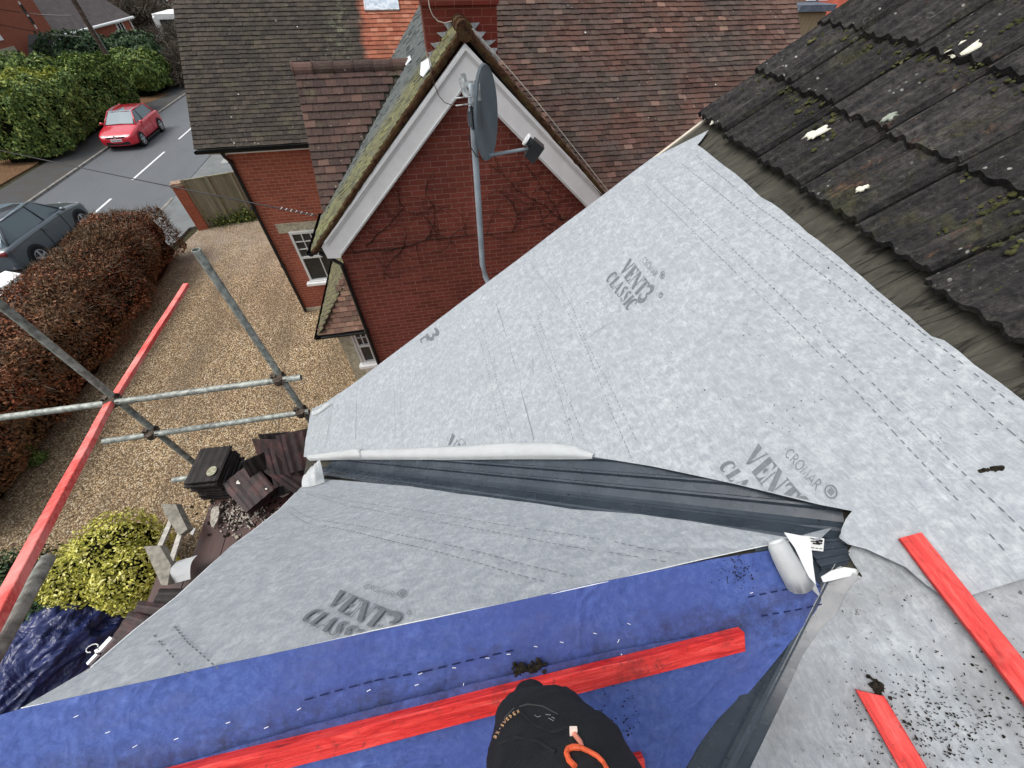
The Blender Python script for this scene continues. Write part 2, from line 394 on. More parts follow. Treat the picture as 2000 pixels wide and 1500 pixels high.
# wing deck
qB = nA.cross(nB).normalized(); qB = -qB if qB.z > 0 else qB
qC = nA.cross(nC).normalized(); qC = -qC if qC.z > 0 else qC
Qb = P + qB*2.70*SC; Qc = P + qC*2.3*SC
Vx = Vector((XV, P.y, P.z))
lb = 1.0*SC/math.cos(TB)*1.33
Vb = Vector((XV, P.y+lb*math.cos(TB), P.z-lb*math.sin(TB)))
lc = 1.75
Vc = Vector((XV, P.y-lc*math.cos(TC), P.z-lc*math.sin(TC)))
obj('wing_deck', slab([P+Vector((0, 0, -.004)), Vx, Vb, Qb], nB, .04, -.008), M_FELT, hb)
obj('wing_deck', slab([P+Vector((0, 0, -.004)), Qc, Vc, Vx], nC, .04, -.008), M_FELT, hb)
bm = bmesh.new()   # small gable wall of the wing
poly_prism(bm, [Vector((XV+.05, y, z)) for y, z in ((Vb.y-.02, 0), (Vb.y-.02, Vb.z-.06), (P.y, P.z-.07), (Vc.y+.02, Vc.z-.06), (Vc.y+.02, 0))], Vector((-.04, 0, 0)))
obj('gable_wall', recalc(bm), M_BRKY, hb)
# pale timber edge along the verge, seen as a cream line
bm = bmesh.new()
o = Vector((XE, YV, zA(XE)))
obox(bm, o, upA, Vector((0, 1, 0)), nA, (.0, (XRt-XE)/math.cos(TA)), (-.004, .016), (-.10, .007))
obj('verge_batten', recalc(bm), plain("pale_timber", (.52, .46, .38), .7, .2, var=.15, sc=10), hb)

# --- grey membranes
A1 = [(1385, 258), (1371, 278), (1363, 287), (1376, 296), (1389, 306), (1415, 327), (1436, 343), (1448, 354), (1464, 368), (1487, 389), (1508, 400), (1526, 414), (1545, 431), (1560, 443), (1578, 459), (1598, 472), (1620, 490), (1640, 507), (1662, 528), (1690, 552), (1712, 572), (1745, 598), (1775, 622), (1800, 646), (1818, 662), (1842, 670), (1872, 693), (1900, 718), (1950, 752), (2000, 790), (2120, 890), (2230, 1000), (2230, 1085), (2080, 1115), (2000, 1130), (1930, 1152), (1880, 1168), (1852, 1171), (1838, 1168), (1800, 1142), (1765, 1112), (1730, 1096), (1690, 1078), (1655, 1069), (1640, 1058), (1643, 1040), (1652, 1020), (1663, 1006),
      (1600, 993), (1520, 972), (1440, 951), (1360, 933), (1280, 915), (1210, 903), (1165, 896), (900, 896), (640, 896), (601, 895), (601, 860), (607, 815), (612, 800), (640, 786), (690, 752), (820, 660), (1000, 532), (1200, 389), (1290, 326)]
A1w = [onA(*p) for p in A1]
for p in A1w[-5:]: p.y = YV+.012          # the free edge follows the straight verge
A1w[0].y = min(A1w[0].y, YV+.012)
def edge_lift(c):     # the lower edge rises over the valley trough, a loose curl near the wing ridge
    d1 = (c-P).cross(qB).length
    v = .022*math.exp(-(d1/.16)**2)
    v += .016*math.exp(-((c-P).length/.25)**2)
    v -= .0055*(.5-.5*math.cos(2*math.pi*(c.y-.1)/.42))*(1-math.exp(-((c-P).cross(qB).length/.3)**2))
    return v
g1 = obj('roof_membrane', sheet(A1w, nA, .0022, .06, .0022, 6, edge_lift, .014), M_MEM, hb, smooth=False)
tag(g1, 'large clean pale grey membrane sheet on the big slope')
A2 = [(1700, 1040), (1850, 1090), (2050, 1080), (2240, 1080), (2500, 1300), (2500, 1800), (1900, 1950), (1380, 1900), (1430, 1580), (1470, 1490), (1499, 1430), (1535, 1355), (1568, 1280), (1605, 1226), (1637, 1196), (1652, 1160), (1668, 1140), (1684, 1126), (1666, 1100), (1655, 1080), (1668, 1060)]
g2 = obj('roof_membrane', sheet([onA(*p) for p in A2], nA, .0022, .08, .003, 5, None, .008), M_MEMD, hb)
tag(g2, 'dirty grey membrane sheet beside the lower valley')
# --- wing membranes: grey falls away from us, blue towards us
B1 = [(590, 952), (600, 942), (628, 938), (700, 944), (800, 955), (900, 970), (1000, 984), (1120, 1001), (1250, 1014), (1350, 1028), (1450, 1045), (1540, 1060), (1600, 1066), (1625, 1046)]
bt = [onB(*p) for p in B1]
ridge = [Vector((x, P.y+.004, P.z)) for x in (.95, .7, .5, .3, .1, -.1, -.3, -.5, -.7, -.9, XV-.02)]
for i, p in enumerate(ridge): p.y = P.y-.006+.003*math.sin(i*1.3); p.z -= .004*math.sin(i*.9+1)+.002
bl = [onB(*p) for p in ((180, 1310), (260, 1240), (345, 1172), (400, 1120), (452, 1072), (500, 1036), (545, 1000), (578, 966))]
vergeW = [p for p in bl]
g3 = obj('roof_membrane', sheet(bt+ridge+vergeW, nB, .0022, .055, .0030, 6, lambda c: .014*math.exp(-((c-P).cross(qB).length/.14)**2), .008), M_MEM, hb)
tag(g3, 'grey membrane sheet on the small wing slope facing the drive')
edge = bmesh.new()   # its cut edge shows white along the ridge and down the verge
tube(edge, [p+nB*.0105 for p in ridge], .0011, 6); tube(edge, [p+nB*.008 for p in vergeW[::-1]], .0035, 6)
sub('sheet_edge', edge, M_WHITE, g3); g3.children[0].location = (0, 0, 0)
BL = [(1652, 1066), (1603, 1158), (1604, 1172), (1592, 1195), (1575, 1216), (1550, 1246), (1500, 1310), (1462, 1356), (1446, 1360), (1438, 1372), (1402, 1410), (1366, 1460), (1332, 1518), (1290, 1600), (1280, 1700), (1180, 1900), (300, 2600), (-500, 2100)]
blp = [onC(*p, .024) - nC*.024 for p in BL[1:]]
top = [Vector((XV-.16, P.y-.002, P.z)), Vector((XV-.02, P.y+.009, P.z)), Vector((-.5, P.y+.010, P.z)), Vector((0, P.y+.009, P.z)), Vector((.6, P.y+.006, P.z)), onC(1496, 1072), onC(1540, 1080), onC(1585, 1135)]
for p in blp[-2:]: p.x = XV-.18
blue_lift = lambda c: .010*math.exp(-((c-P).cross(qC).length/.14)**2)
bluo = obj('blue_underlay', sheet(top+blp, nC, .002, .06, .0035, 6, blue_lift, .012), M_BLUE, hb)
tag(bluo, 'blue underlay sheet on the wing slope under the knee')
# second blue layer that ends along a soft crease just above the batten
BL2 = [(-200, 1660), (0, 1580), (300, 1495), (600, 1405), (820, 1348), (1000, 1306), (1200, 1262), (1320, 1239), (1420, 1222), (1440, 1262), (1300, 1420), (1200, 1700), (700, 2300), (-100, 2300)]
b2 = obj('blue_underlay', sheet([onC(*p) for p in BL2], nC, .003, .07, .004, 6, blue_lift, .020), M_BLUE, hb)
tag(b2, 'lower lap of blue underlay below the ridge batten')
# --- printed dashes
def dashes(bm, lines, on, n, off, dl=.014, gl=.011, wd=.0016, lift=None, solid=False):
    for L in lines:
        pts = [on(*p) for p in L]; acc = 0; 
        for p, q in zip(pts, pts[1:]):
            d = q-p; ln = d.length; d.normalize(); s = d.cross(n)*wd; t = 0
            while t < ln:
                e = min(t+(ln if solid else dl), ln)
                if random.random() < .94 or solid:
                    vs = [p+d*t-s, p+d*e-s, p+d*e+s, p+d*t+s]
                    for v in vs:
                        dz = off + noise.noise(v*6)*0
                        v += n*(off + (noise.noise(v*SN)*AM + noise.noise(v*SN*.35+Vector((9, 3, 1)))*AM*1.5) + (lift(v) if lift else 0))
                    f = bm.faces.new([bm.verts.new(v) for v in vs])
                    if solid: pass
                t = e + (.0 if solid else gl)
                if solid: break
    return bm
SN, AM = 6, .0022
LA = [[(1362, 308), (1470, 400), (1589, 487), (1800, 655), (2000, 814)], [(1335, 325), (1440, 410), (1559, 503), (1760, 665), (1970, 847), (2060, 925)],
      [(1282, 353), (1420, 480), (1562, 616), (1680, 730), (1799, 850), (2010, 1065)], [(1262, 365), (1400, 500), (1550, 643), (1650, 745), (1745, 850), (1960, 1090)],
      [(1063, 508), (1119, 600), (1145, 666), (1208, 785), (1246, 864)], [(1040, 520), (1103, 600), (1141, 666), (1201, 817), (1240, 905)],
      [(1050, 614), (1106, 764), (1145, 859)], [(1037, 621), (1082, 733), (1124, 864)], [(924, 610), (949, 698), (987, 862)], [(942, 631), (1005, 862)],
      [(770, 708), (777, 862)], [(783, 730), (790, 862)]]
bm = dashes(bmesh.new(), LA, onA, nA, .0178, wd=.0012, lift=edge_lift)
sub('printed_dashes', bm, M_INKL, g1)
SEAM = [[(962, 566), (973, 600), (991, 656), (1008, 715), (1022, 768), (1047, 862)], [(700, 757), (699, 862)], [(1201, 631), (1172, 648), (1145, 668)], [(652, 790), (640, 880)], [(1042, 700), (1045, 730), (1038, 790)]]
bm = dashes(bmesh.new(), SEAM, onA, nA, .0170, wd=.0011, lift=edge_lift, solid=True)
sub('painted_crease_shade', bm, plain("crease_shade", (.16, .17, .18), .8, .1), g1)  # flat dark strips: shade of seam and creases put into colour
AM = .0030
LB = [[(634, 971), (700, 985), (781, 997), (970, 1029), (1173, 1058)], [(1200, 1063), (1250, 1076), (1340, 1090)], [(600, 968), (680, 991), (767, 1009), (921, 1037), (1166, 1082)], [(1190, 1084), (1300, 1104)],
      [(571, 995), (590, 1007), (613, 1017), (660, 1026), (707, 1034), (900, 1076), (1082, 1123), (1120, 1132)], [(567, 1006), (602, 1027), (650, 1035), (690, 1044), (851, 1083), (998, 1125), (1070, 1145)],
      [(342, 1230), (370, 1265), (430, 1316)], [(302, 1247), (370, 1329)]]
bm = dashes(bmesh.new(), LB, onB, nB, .0112, lift=lambda c: .014*math.exp(-((c-P).cross(qB).length/.14)**2))
sub('printed_dashes', bm, M_INKL, g3)
AM = .0035
LC = [[(600, 1358), (734, 1321), (830, 1302), (1000, 1262)], [(1452, 1160), (1530, 1143), (1585, 1137)], [(1475, 1195), (1540, 1183), (1592, 1170)]]
bm = dashes(bmesh.new(), LC, onC, nC, .0155, .02, .014, .002, lift=blue_lift)
sub('printed_dashes', bm, plain("blue_print", (.012, .018, .07), .7, .2), bluo)
# staples in the blue sheet
AM = .0035
sm = None
for (sx, sy, sr) in ((150, 1398, .2), (212, 1429, .1), (265, 1456, .3), (345, 1442, .2), (445, 1412, .1), (584, 1385, .3), (720, 1349, .25), (814, 1337, .1), (821, 1315, .2), (887, 1304, -.3), (952, 1285, -.3), (993, 1277, -.2), (1046, 1262, -.4), (1097, 1254, -.4), (1162, 1237, -.4), (1228, 1218, -.5), (1208, 1252, .9), (1468, 1158, .1), (905, 1338, 1.2), (520, 1421, .2)):
    c = onC(sx, sy, .019); c += nC*noise.noise(c*6)*.0035
    if sm is None:
        bm = bmesh.new(); obox(bm, Vector((0, 0, 0)), Vector((1, 0, 0)), Vector((0, 1, 0)), Vector((0, 0, 1)), (-.0048, .0048), (-.0005, .0005), (0, .0014))
        st = sub('staple', recalc(bm), plain("staple_steel", (.85, .86, .88), .3, .5, var=.02), bluo); sm = st
    else:
        st = sm.copy(); C.objects.link(st); st.parent = bluo
    rot = Matrix.Rotation(-TC*1, 4, 'X').inverted() @ Matrix.Rotation(sr, 4, 'Z')
    st.matrix_local = Matrix.Translation(c) @ rot
# --- lettering: heavy condensed stencil serif and thin roman caps
def strokepoly(pts, ws):
    L, R = [], []
    for i, p in enumerate(pts):
        a = pts[max(i-1, 0)]; b = pts[min(i+1, len(pts)-1)]
        dx, dy = b[0]-a[0], b[1]-a[1]; l = math.hypot(dx, dy) or 1; nx, ny = -dy/l, dx/l; w_ = ws[i]/2
        L.append((p[0]+nx*w_, p[1]+ny*w_)); R.append((p[0]-nx*w_, p[1]-ny*w_))
    return [[L[i], L[i+1], R[i+1], R[i]] for i in range(len(pts)-1)]
def arcp(cx_, cy_, rx, ry, a0, a1, w0, w1, n=12):
    pts, ws = [], []
    for i in range(n+1):
        t = i/n; a_ = math.radians(a0+(a1-a0)*t); pts.append((cx_+rx*math.cos(a_), cy_+ry*math.sin(a_))); ws.append(w0+(w1-w0)*math.sin(math.pi*t))
    return strokepoly(pts, ws)
def R4(x0, y0, x1, y1): return [(x0, y0), (x1, y0), (x1, y1), (x0, y1)]
BOLD = {
 'V': (.86, [[(0, 1), (.34, 1), (.53, .12), (.43, 0)], [(.66, 1), (.86, 1), (.86, .965), (.66, .965)], [(.73, .96), (.79, .96), (.52, .02), (.5, .2)]]),
 'E': (.70, [R4(.04, 0, .34, 1), [(.38, 1), (.68, 1), (.68, .68), (.58, .9), (.38, .95)], [(.38, .55), (.52, .66), (.52, .34), (.38, .45)], [(.38, 0), (.70, 0), (.70, .34), (.58, .1), (.38, .05)]]),
 'N': (.88, [[(0, 1), (.3, 1), (.84, .12), (.84, 0), (.6, 0), (.14, .8)], R4(.06, .0, .11, .78), R4(.0, .0, .2, .035), R4(.76, .3, .81, .97), R4(.66, .965, .9, 1)]),
 'T': (.80, [R4(.26, 0, .55, .94), [(0, 1), (.24, 1), (.24, .94), (.1, .88), (0, .68)], [(.57, 1), (.8, 1), (.8, .68), (.7, .88), (.57, .94)], R4(.26, .95, .55, 1)]),
 '3': (.72, arcp(.24, .74, .28, .23, 170, -80, .05, .30) + arcp(.26, .24, .32, .25, 85, -190, .05, .30)),
 'C': (.74, arcp(.40, .5, .30, .46, 50, 310, .05, .26, 16) + [R4(.62, .68, .68, .95)]),
 'L': (.62, [R4(.04, 0, .34, 1), [(.37, 0), (.62, 0), (.62, .34), (.52, .1), (.37, .05)]]),
 'A': (.86, [[(.35, 1), (.48, 1), (.86, 0), (.52, 0), (.30, .84)], [(.08, .03), (.12, .03), (.35, .78), (.32, .82)], R4(0, 0, .2, .035), R4(.2, .28, .52, .33)]),
 'S': (.66, arcp(.34, .74, .22, .22, 30, 230, .05, .18) + strokepoly([(.16, .66), (.3, .56), (.42, .44), (.5, .30)], [.14, .3, .3, .14]) + arcp(.31, .26, .22, .22, 40, -160, .16, .05)),
 'I': (.38, [R4(.04, 0, .34, 1)]),
 ' ': (.4, []),
}
def thin(w_, *sts): return (w_, [q for s_ in sts for q in strokepoly(s_, [.09]*len(s_))])
cir = lambda cx_, cy_, rx, ry, a0, a1, n=14: [(cx_+rx*math.cos(math.radians(a0+(a1-a0)*i/n)), cy_+ry*math.sin(math.radians(a0+(a1-a0)*i/n))) for i in range(n+1)]
THIN = {
 'C': thin(.95, cir(.5, .5, .42, .5, 45, 315)), 'R': thin(.8, [(.1, 0), (.1, 1)], cir(.3, .74, .3, .26, 90, -90), [(.1, 1), (.3, 1)], [(.1, .48), (.3, .48)], [(.35, .48), (.75, 0)]),
 'O': thin(1.05, cir(.5, .5, .44, .5, 0, 360, 20)), 'M': thin(1.05, [(.05, 0), (.2, 1), (.5, .1), (.82, 1), (.97, 0)]), 'A': thin(.92, [(.03, 0), (.45, 1), (.87, 0)], [(.18, .35), (.72, .35)]),
 'v': thin(1.0, [(.1, 1), (.5, .5), (.9, 1)]),
}
def clip_poly(poly, a_, b_):   # keep the side left of a->b
    out = []
    f = lambda p: (b_[0]-a_[0])*(p[1]-a_[1])-(b_[1]-a_[1])*(p[0]-a_[0])
    for i, p in enumerate(poly):
        q = poly[(i+1) % len(poly)]; fp, fq = f(p), f(q)
        if fp >= 0: out.append(p)
        if fp*fq < 0:
            t = fp/(fp-fq); out.append((p[0]+(q[0]-p[0])*t, p[1]+(q[1]-p[1])*t))
    return out
def write(bm, text, font, Ow, Ew, Tw, n, zf, keep=None, gap=.07, total=None):
    widths = [font[ch][0]+gap for ch in text]; tot = total or sum(widths)-gap
    U = (Ew-Ow)/tot; Vv = Tw-Ow; x0 = 0
    for ch, wd in zip(text, widths):
        for pl in font[ch][1]:
            pw = [Ow+U*(x0+q[0])+Vv*q[1] for q in pl]
            if keep:
                k_o, k_u, k_v, k_a, k_b = keep
                p2 = [((q-k_o).dot(k_u), (q-k_o).dot(k_v)) for q in pw]
                a2 = ((k_a-k_o).dot(k_u), (k_a-k_o).dot(k_v)); b2_ = ((k_b-k_o).dot(k_u), (k_b-k_o).dot(k_v))
                p2 = clip_poly(p2, a2, b2_)
                if len(p2) < 3: continue
                pw = [k_o+k_u*q[0]+k_v*q[1] for q in p2]
            try: bm.faces.new([bm.verts.new(zf(q)) for q in pw])
            except Exception: pass
        x0 += wd
    return bm
def surfz(on, n, off, sn, am, lift):
    return lambda q: q + n*(off + noise.noise(q*sn)*am + noise.noise(q*sn*.35+Vector((9, 3, 1)))*am*1.5 + lift(q))
zfA = surfz(onA, nA, .0188, 6, .0022, edge_lift)
zfB = surfz(onB, nB, .0136, 6, .0030, lambda c: .014*math.exp(-((c-P).cross(qB).length/.14)**2))
def ringw(bm, c, r1, U, V, zf, bars=True):
    for q in arcp(0, 0, r1, r1, 0, 360, .22*r1, .22*r1, 18): bm.faces.new([bm.verts.new(zf(c+U*a_+V*b_)) for a_, b_ in q])
    if bars:
        for k in (-2, -1, 0, 1, 2):
            x_ = k*.2*r1; h_ = .55*r1
            bm.faces.new([bm.verts.new(zf(c+U*a_+V*b_)) for a_, b_ in R4(x_-.05*r1, -h_, x_+.06*r1, h_)])
def uv_of(n):
    u, v, n = frame(n, Vector((0, 1, 0))); return u, v
def logo(on, n, zf, par, V1, V2, V3, ring_c, ring_r, regm, keep):
    bm = bmesh.new()
    W_ = lambda t: [on(*p) for p in t]
    a_, b_, c_ = W_(V1); write(bm, 'VENT3', BOLD, a_, b_, c_, n, zf, keep)
    a_, b_, c_ = W_(V2); write(bm, 'CLASSIC', BOLD, a_, b_, c_, n, zf, keep)
    if V3:
        a_, b_, c_ = W_(V3); write(bm, 'CROMAR', THIN, a_, b_, c_, n, zf, keep, gap=.1)
        u, v = (b_-a_).normalized(), (c_-a_).normalized()
        ringw(bm, on(*ring_c), (on(ring_c[0]+ring_r, ring_c[1])-on(*ring_c)).length, u, v, zf)
    if regm:
        c0 = on(*regm); ringw(bm, c0, (on(regm[0]+5, regm[1])-c0).length, u, v, zf, False)
        write(bm, 'R', THIN, c0-u*.004-v*.004, c0+u*.004-v*.004, c0-u*.004+v*.005, n, zf)
    sub('printed_logo', bm, M_INK, par)
def keepline(on, n, p, q):
    u, v = uv_of(n); v = n.cross(u); o = on(*p)
    return (o, u, v, on(*p), on(*q))
logo(onA, nA, zfA, g1, [(1211, 532), (1257, 597), (1233, 508)], [(1185, 550), (1229, 612), (1203, 533)], [(1256, 515), (1281, 546), (1262, 505)], (1295.5, 541), 7, (1292.5, 581), None)
def keepauto(on, n, p, q, inside):
    k = keepline(on, n, p, q); o, u, v, a_, b_ = k; t = on(*inside)
    f = lambda r: (((b_-o).dot(u)-(a_-o).dot(u))*((r-o).dot(v)-(a_-o).dot(v))-((b_-o).dot(v)-(a_-o).dot(v))*((r-o).dot(u)-(a_-o).dot(u)))
    return k if f(t) > 0 else (o, u, v, b_, a_)
logo(onA, nA, zfA, g1, [(1450, 900), (1550, 1033), (1483, 870)], [(1406, 916), (1500, 1040), (1430, 901)], [(1533, 893), (1594, 966), (1546, 879)], (1623, 968), 14, None, keepauto(onA, nA, (1360, 929), (1600, 989), (1500, 800)))
logo(onB, nB, zfB, g3, [(634, 1189), (762, 1253), (666, 1159)], [(588, 1220), (704, 1280), (618, 1197)], [(711, 1155), (768, 1176), (718, 1147)], (786, 1168), 9, (801, 1207), keepauto(onB, nB, (500, 1293), (1000, 1171), (800, 1100)))
logo(onA, nA, zfA, g1, [(866, 888), (925, 985), (888, 848)], [(838, 905), (880, 985), (858, 878)], [(898, 866), (935, 922), (905, 856)], (930, 850), 0.01, None, keepauto(onA, nA, (700, 872), (1100, 872), (900, 700)))
bm = bmesh.new(); write(bm, '3', BOLD, onA(834, 654), onA(845, 670), onA(852, 641), nA, zfA, keepauto(onA, nA, (700, 752), (1000, 536), (900, 700))); write(bm, 'C', BOLD, onA(820, 664), onA(829, 676), onA(831, 655), nA, zfA, keepauto(onA, nA, (700, 752), (1000, 536), (900, 700))); sub('printed_logo', bm, M_INK, g1)
# --- valley troughs
def trough(bm, o, q, ua, ub, L, profA, profB, seg=26):
    """o top point, q downhill; ua, ub in-plane directions away from the valley on the two slopes; prof: (distance, height)"""
    cols = []
    P2 = [(-d, h) for d, h in profA[::-1]] + profB
    rows = []
    for i in range(seg+1):
        c = o+q*(L*i/seg); row = []
        for d, h in P2:
            v = c + (ua*(-d) if d < 0 else ub*d) + (nA if d < 0 else TB_n)*(h+.0008*noise.noise((c+ua*d)*3))
            if d > 0:      # bend the wing over the small ridge instead of letting it stick out
                ov = (P.y-v.y) if TB_n is nB else (v.y-P.y)
                if ov > 0: v.z = P.z + h + .004 - ov*math.tan(TC if TB_n is nB else TB)
            row.append(bm.verts.new(v))
        rows.append(row)
    for r0, r1 in zip(rows, rows[1:]):
        for a_, b_, c_, d_ in zip(r0, r0[1:], r1[1:], r1): bm.faces.new((a_, b_, c_, d_))
uA = nA.cross(qB); uA = uA if uA.dot(upA) > 0 else -uA
uB = nB.cross(qB); uB = -uB if uB.z < 0 else uB
TB_n = nB
rib = lambda d, h=.014, w_=.010: [(d-w_, .006), (d-w_*.4, .006+h), (d+w_*.4, .006+h), (d+w_, .006)]
bm = bmesh.new()
trough(bm, P+qB*.0-nA*.0, qB, uA, uB, 2.68*SC, [(0, .012), (.004, .016), (.020, .007)]+rib(.060)+rib(.066+.045)+rib(.17)+[(.22, .006)], [(.004, .012), (.02, .006), (.085, .006)]+rib(.10, .006)+[(.17, .006)])
bmesh.ops.solidify(bm, geom=bm.faces[:], thickness=.0025)
tr1 = obj('valley_trough', recalc(bm), M_GRP, hb, smooth=False); tag(tr1, 'longer ribbed dark grey valley trough between clean grey sheets')
uA2 = nA.cross(qC); uA2 = uA2 if uA2.dot(upA) > 0 else -uA2
uC = nC.cross(qC); uC = -uC if uC.z < 0 else uC
TB_n = nC
bm = bmesh.new()
trough(bm, P+qC*.10, qC, uA2, uC, 2.2*SC, [(0, .026), (.006, .025), (.012, .019), (.017, .008), (.07, .005), (.13, .003)], [(.006, .025), (.012, .019), (.017, .008), (.08, .006)]+rib(.10, .006)+[(.22, .006)])
bmesh.ops.solidify(bm, geom=bm.faces[:], thickness=.0025)
tr2 = obj('valley_trough', recalc(bm), M_GRP, hb); tag(tr2, 'dark grey valley trough with one round rib beside the blue sheet')
# ribbed end of the first trough lying over the junction, with its label
bm = bmesh.new()
c0, c1, c2, c3 = (onC(1570, 1056, .024), onC(1648, 1050, .024), onC(1661, 1100, .024), onC(1606, 1116, .022))
N_ = 16
rws = []
for i in range(N_+1):
    t = i/N_; a_ = c0.lerp(c3, t); b_ = c1.lerp(c2, t); h_ = .006*max(0, math.sin(t*math.pi*8))
    rws.append([bm.verts.new(a_.lerp(b_, k/6)+nC*(h_+.001)) for k in range(7)])
for r0, r1 in zip(rws, rws[1:]):
    for k in range(6): bm.faces.new((r0[k], r0[k+1], r1[k+1], r1[k]))
bmesh.ops.solidify(bm, geom=bm.faces[:], thickness=.003)
tre = obj('trough_end', recalc(bm), M_GRP, hb)
bm = bmesh.new()
sp = [onC(1572, 1046, .0365), onC(1610, 1052, .0365), onC(1608, 1077, .0365), onC(1572, 1073, .0365)]
poly_prism(bm, sp, -nC*.001); stk = sub('sticker', recalc(bm), plain("sticker_paper", (.72, .73, .70), .5, .3, var=.02), tre)
bm = bmesh.new()
for (x0, y0, x1, y1) in ((.06, .10, .50, .16), (.55, .12, .92, .30), (.58, .34, .90, .46), (.30, .30, .72, .38), (.40, .42, .80, .54), (.12, .78, .26, .84), (.32, .78, .50, .84), (.56, .78, .70, .84), (.76, .78, .92, .84)):
    B_ = lambda s_, t_: sp[0].lerp(sp[1], s_).lerp(sp[3].lerp(sp[2], s_), t_)+nC*.0006
    bm.faces.new([bm.verts.new(B_(*q)) for q in ((x0, y0), (x1, y0), (x1, y1), (x0, y1))])
tag(sub('sticker_print', bm, M_BLK, tre), None)
bm = bmesh.new(); pp = [onA(1536, 1016), onA(1606, 1021), onA(1604, 1046), onA(1538, 1040)]
# --- rolled back flaps (white underside shows)
def flap(bot, topp, on, n, hgt=.6, off=.018, ns=10):
    """half-rolled strip between two traced edges on a slope, bulging like a real fold"""
    bm = bmesh.new(); rows = []
    def samp(L, t):
        k = t*(len(L)-1); i = min(int(k), len(L)-2); return L[i].lerp(L[i+1], k-i)
    bw = [on(*p, off) for p in bot]; tw = [on(*p, off) for p in topp]
    for i in range(37):
        t = i/36; b_ = samp(bw, t); a_ = samp(tw, t); wv = (a_-b_); row = []
        for k in range(ns+1):
            an = math.pi*(k/ns)*1.0; s_ = (1-math.cos(an))/2
            row.append(bm.verts.new(b_+wv*s_+n*(math.sin(an)*wv.length*hgt*.5*(1+.12*noise.noise(Vector((t*9, k*.3, 0)))))))
        rows.append(row)
    for r0, r1 in zip(rows, rows[1:]):
        for k in range(ns): bm.faces.new((r0[k], r0[k+1], r1[k+1], r1[k]))
    bmesh.ops.solidify(bm, geom=bm.faces[:], thickness=.002)
    return recalc(bm)
f1 = sub('rolled_edge', flap([(606, 899), (700, 898), (800, 898), (900, 898), (1000, 897), (1100, 897), (1140, 897), (1157, 896)], [(603, 893), (700, 879), (800, 876), (900, 872), (1000, 865), (1080, 866), (1125, 871), (1163, 886)], onA, nA, .9, .024), M_WHITE, g1, smooth=True)
sub('rolled_edge', flap([(606, 900), (635, 899), (668, 898), (700, 897), (712, 896)], [(606, 889), (640, 884), (668, 881), (700, 877), (711, 878)], onA, nA, 1.0, .030), M_WHITE, g1, smooth=True)
f2 = sub('rolled_edge', flap([(590, 952), (603, 951), (618, 948), (634, 942)], [(602, 941), (611, 936), (620, 931), (628, 926)], onB, nB, .9, .014), M_WHITE, g3, smooth=True)
f3 = sub('torn_corner', flap([(612, 812), (622, 808), (640, 795), (648, 788)], [(612, 803), (622, 800), (632, 794), (640, 789)], onA, nA, .5, .02), M_WHITE, g1, smooth=True)
bm = bmesh.new(); rc_ = [(1514, 1056, .020, .046), (1520, 1066, .027, .050), (1530, 1086, .029, .050), (1545, 1112, .031, .048), (1562, 1142, .033, .046)]
rr = tube(bm, [onC(a, b, o_) for a, b, r_, o_ in rc_], [r_ for a, b, r_, o_ in rc_], 20, False)
bm.faces.new(rr[0][::-1])
for q in rr:
    for v in q: v.co += nC*noise.noise(v.co*14)*.006
bmesh.ops.solidify(bm, geom=bm.faces[:], thickness=.002)
f4 = sub('rolled_corner', recalc(bm), M_WHITE, bluo, smooth=True)
f4b = sub('rolled_corner', flap([(1532, 1138), (1546, 1133), (1562, 1134), (1580, 1146), (1599, 1164)], [(1540, 1118), (1556, 1112), (1572, 1112), (1586, 1126), (1600, 1158)], onC, nC, .5, .030), M_WHITE, bluo, smooth=True)
def patchsheet(pts, on, n, off, amp=.004, th=.002):
    return sheet([on(*p, off) for p in pts], n, th, .02, amp, 16, None, 0)
f5 = sub('folded_corner', patchsheet([(1532, 1040), (1580, 1049), (1584, 1100), (1590, 1140), (1577, 1125), (1564, 1098), (1552, 1070)], onC, nC, .080, .004), M_WHITE, bluo)
f6 = sub('torn_edge', patchsheet([(1602, 1126), (1622, 1115), (1650, 1108), (1680, 1112), (1700, 1116), (1746, 1118), (1700, 1121), (1660, 1125), (1630, 1132), (1606, 1136)], onC, nC, .044, .004), M_WHITE, bluo)
f7 = sub('torn_edge', patchsheet([(1640, 1044), (1648, 1040), (1653, 1050), (1645, 1058), (1637, 1052)], onA, nA, .035, .004), M_MEM, g1)
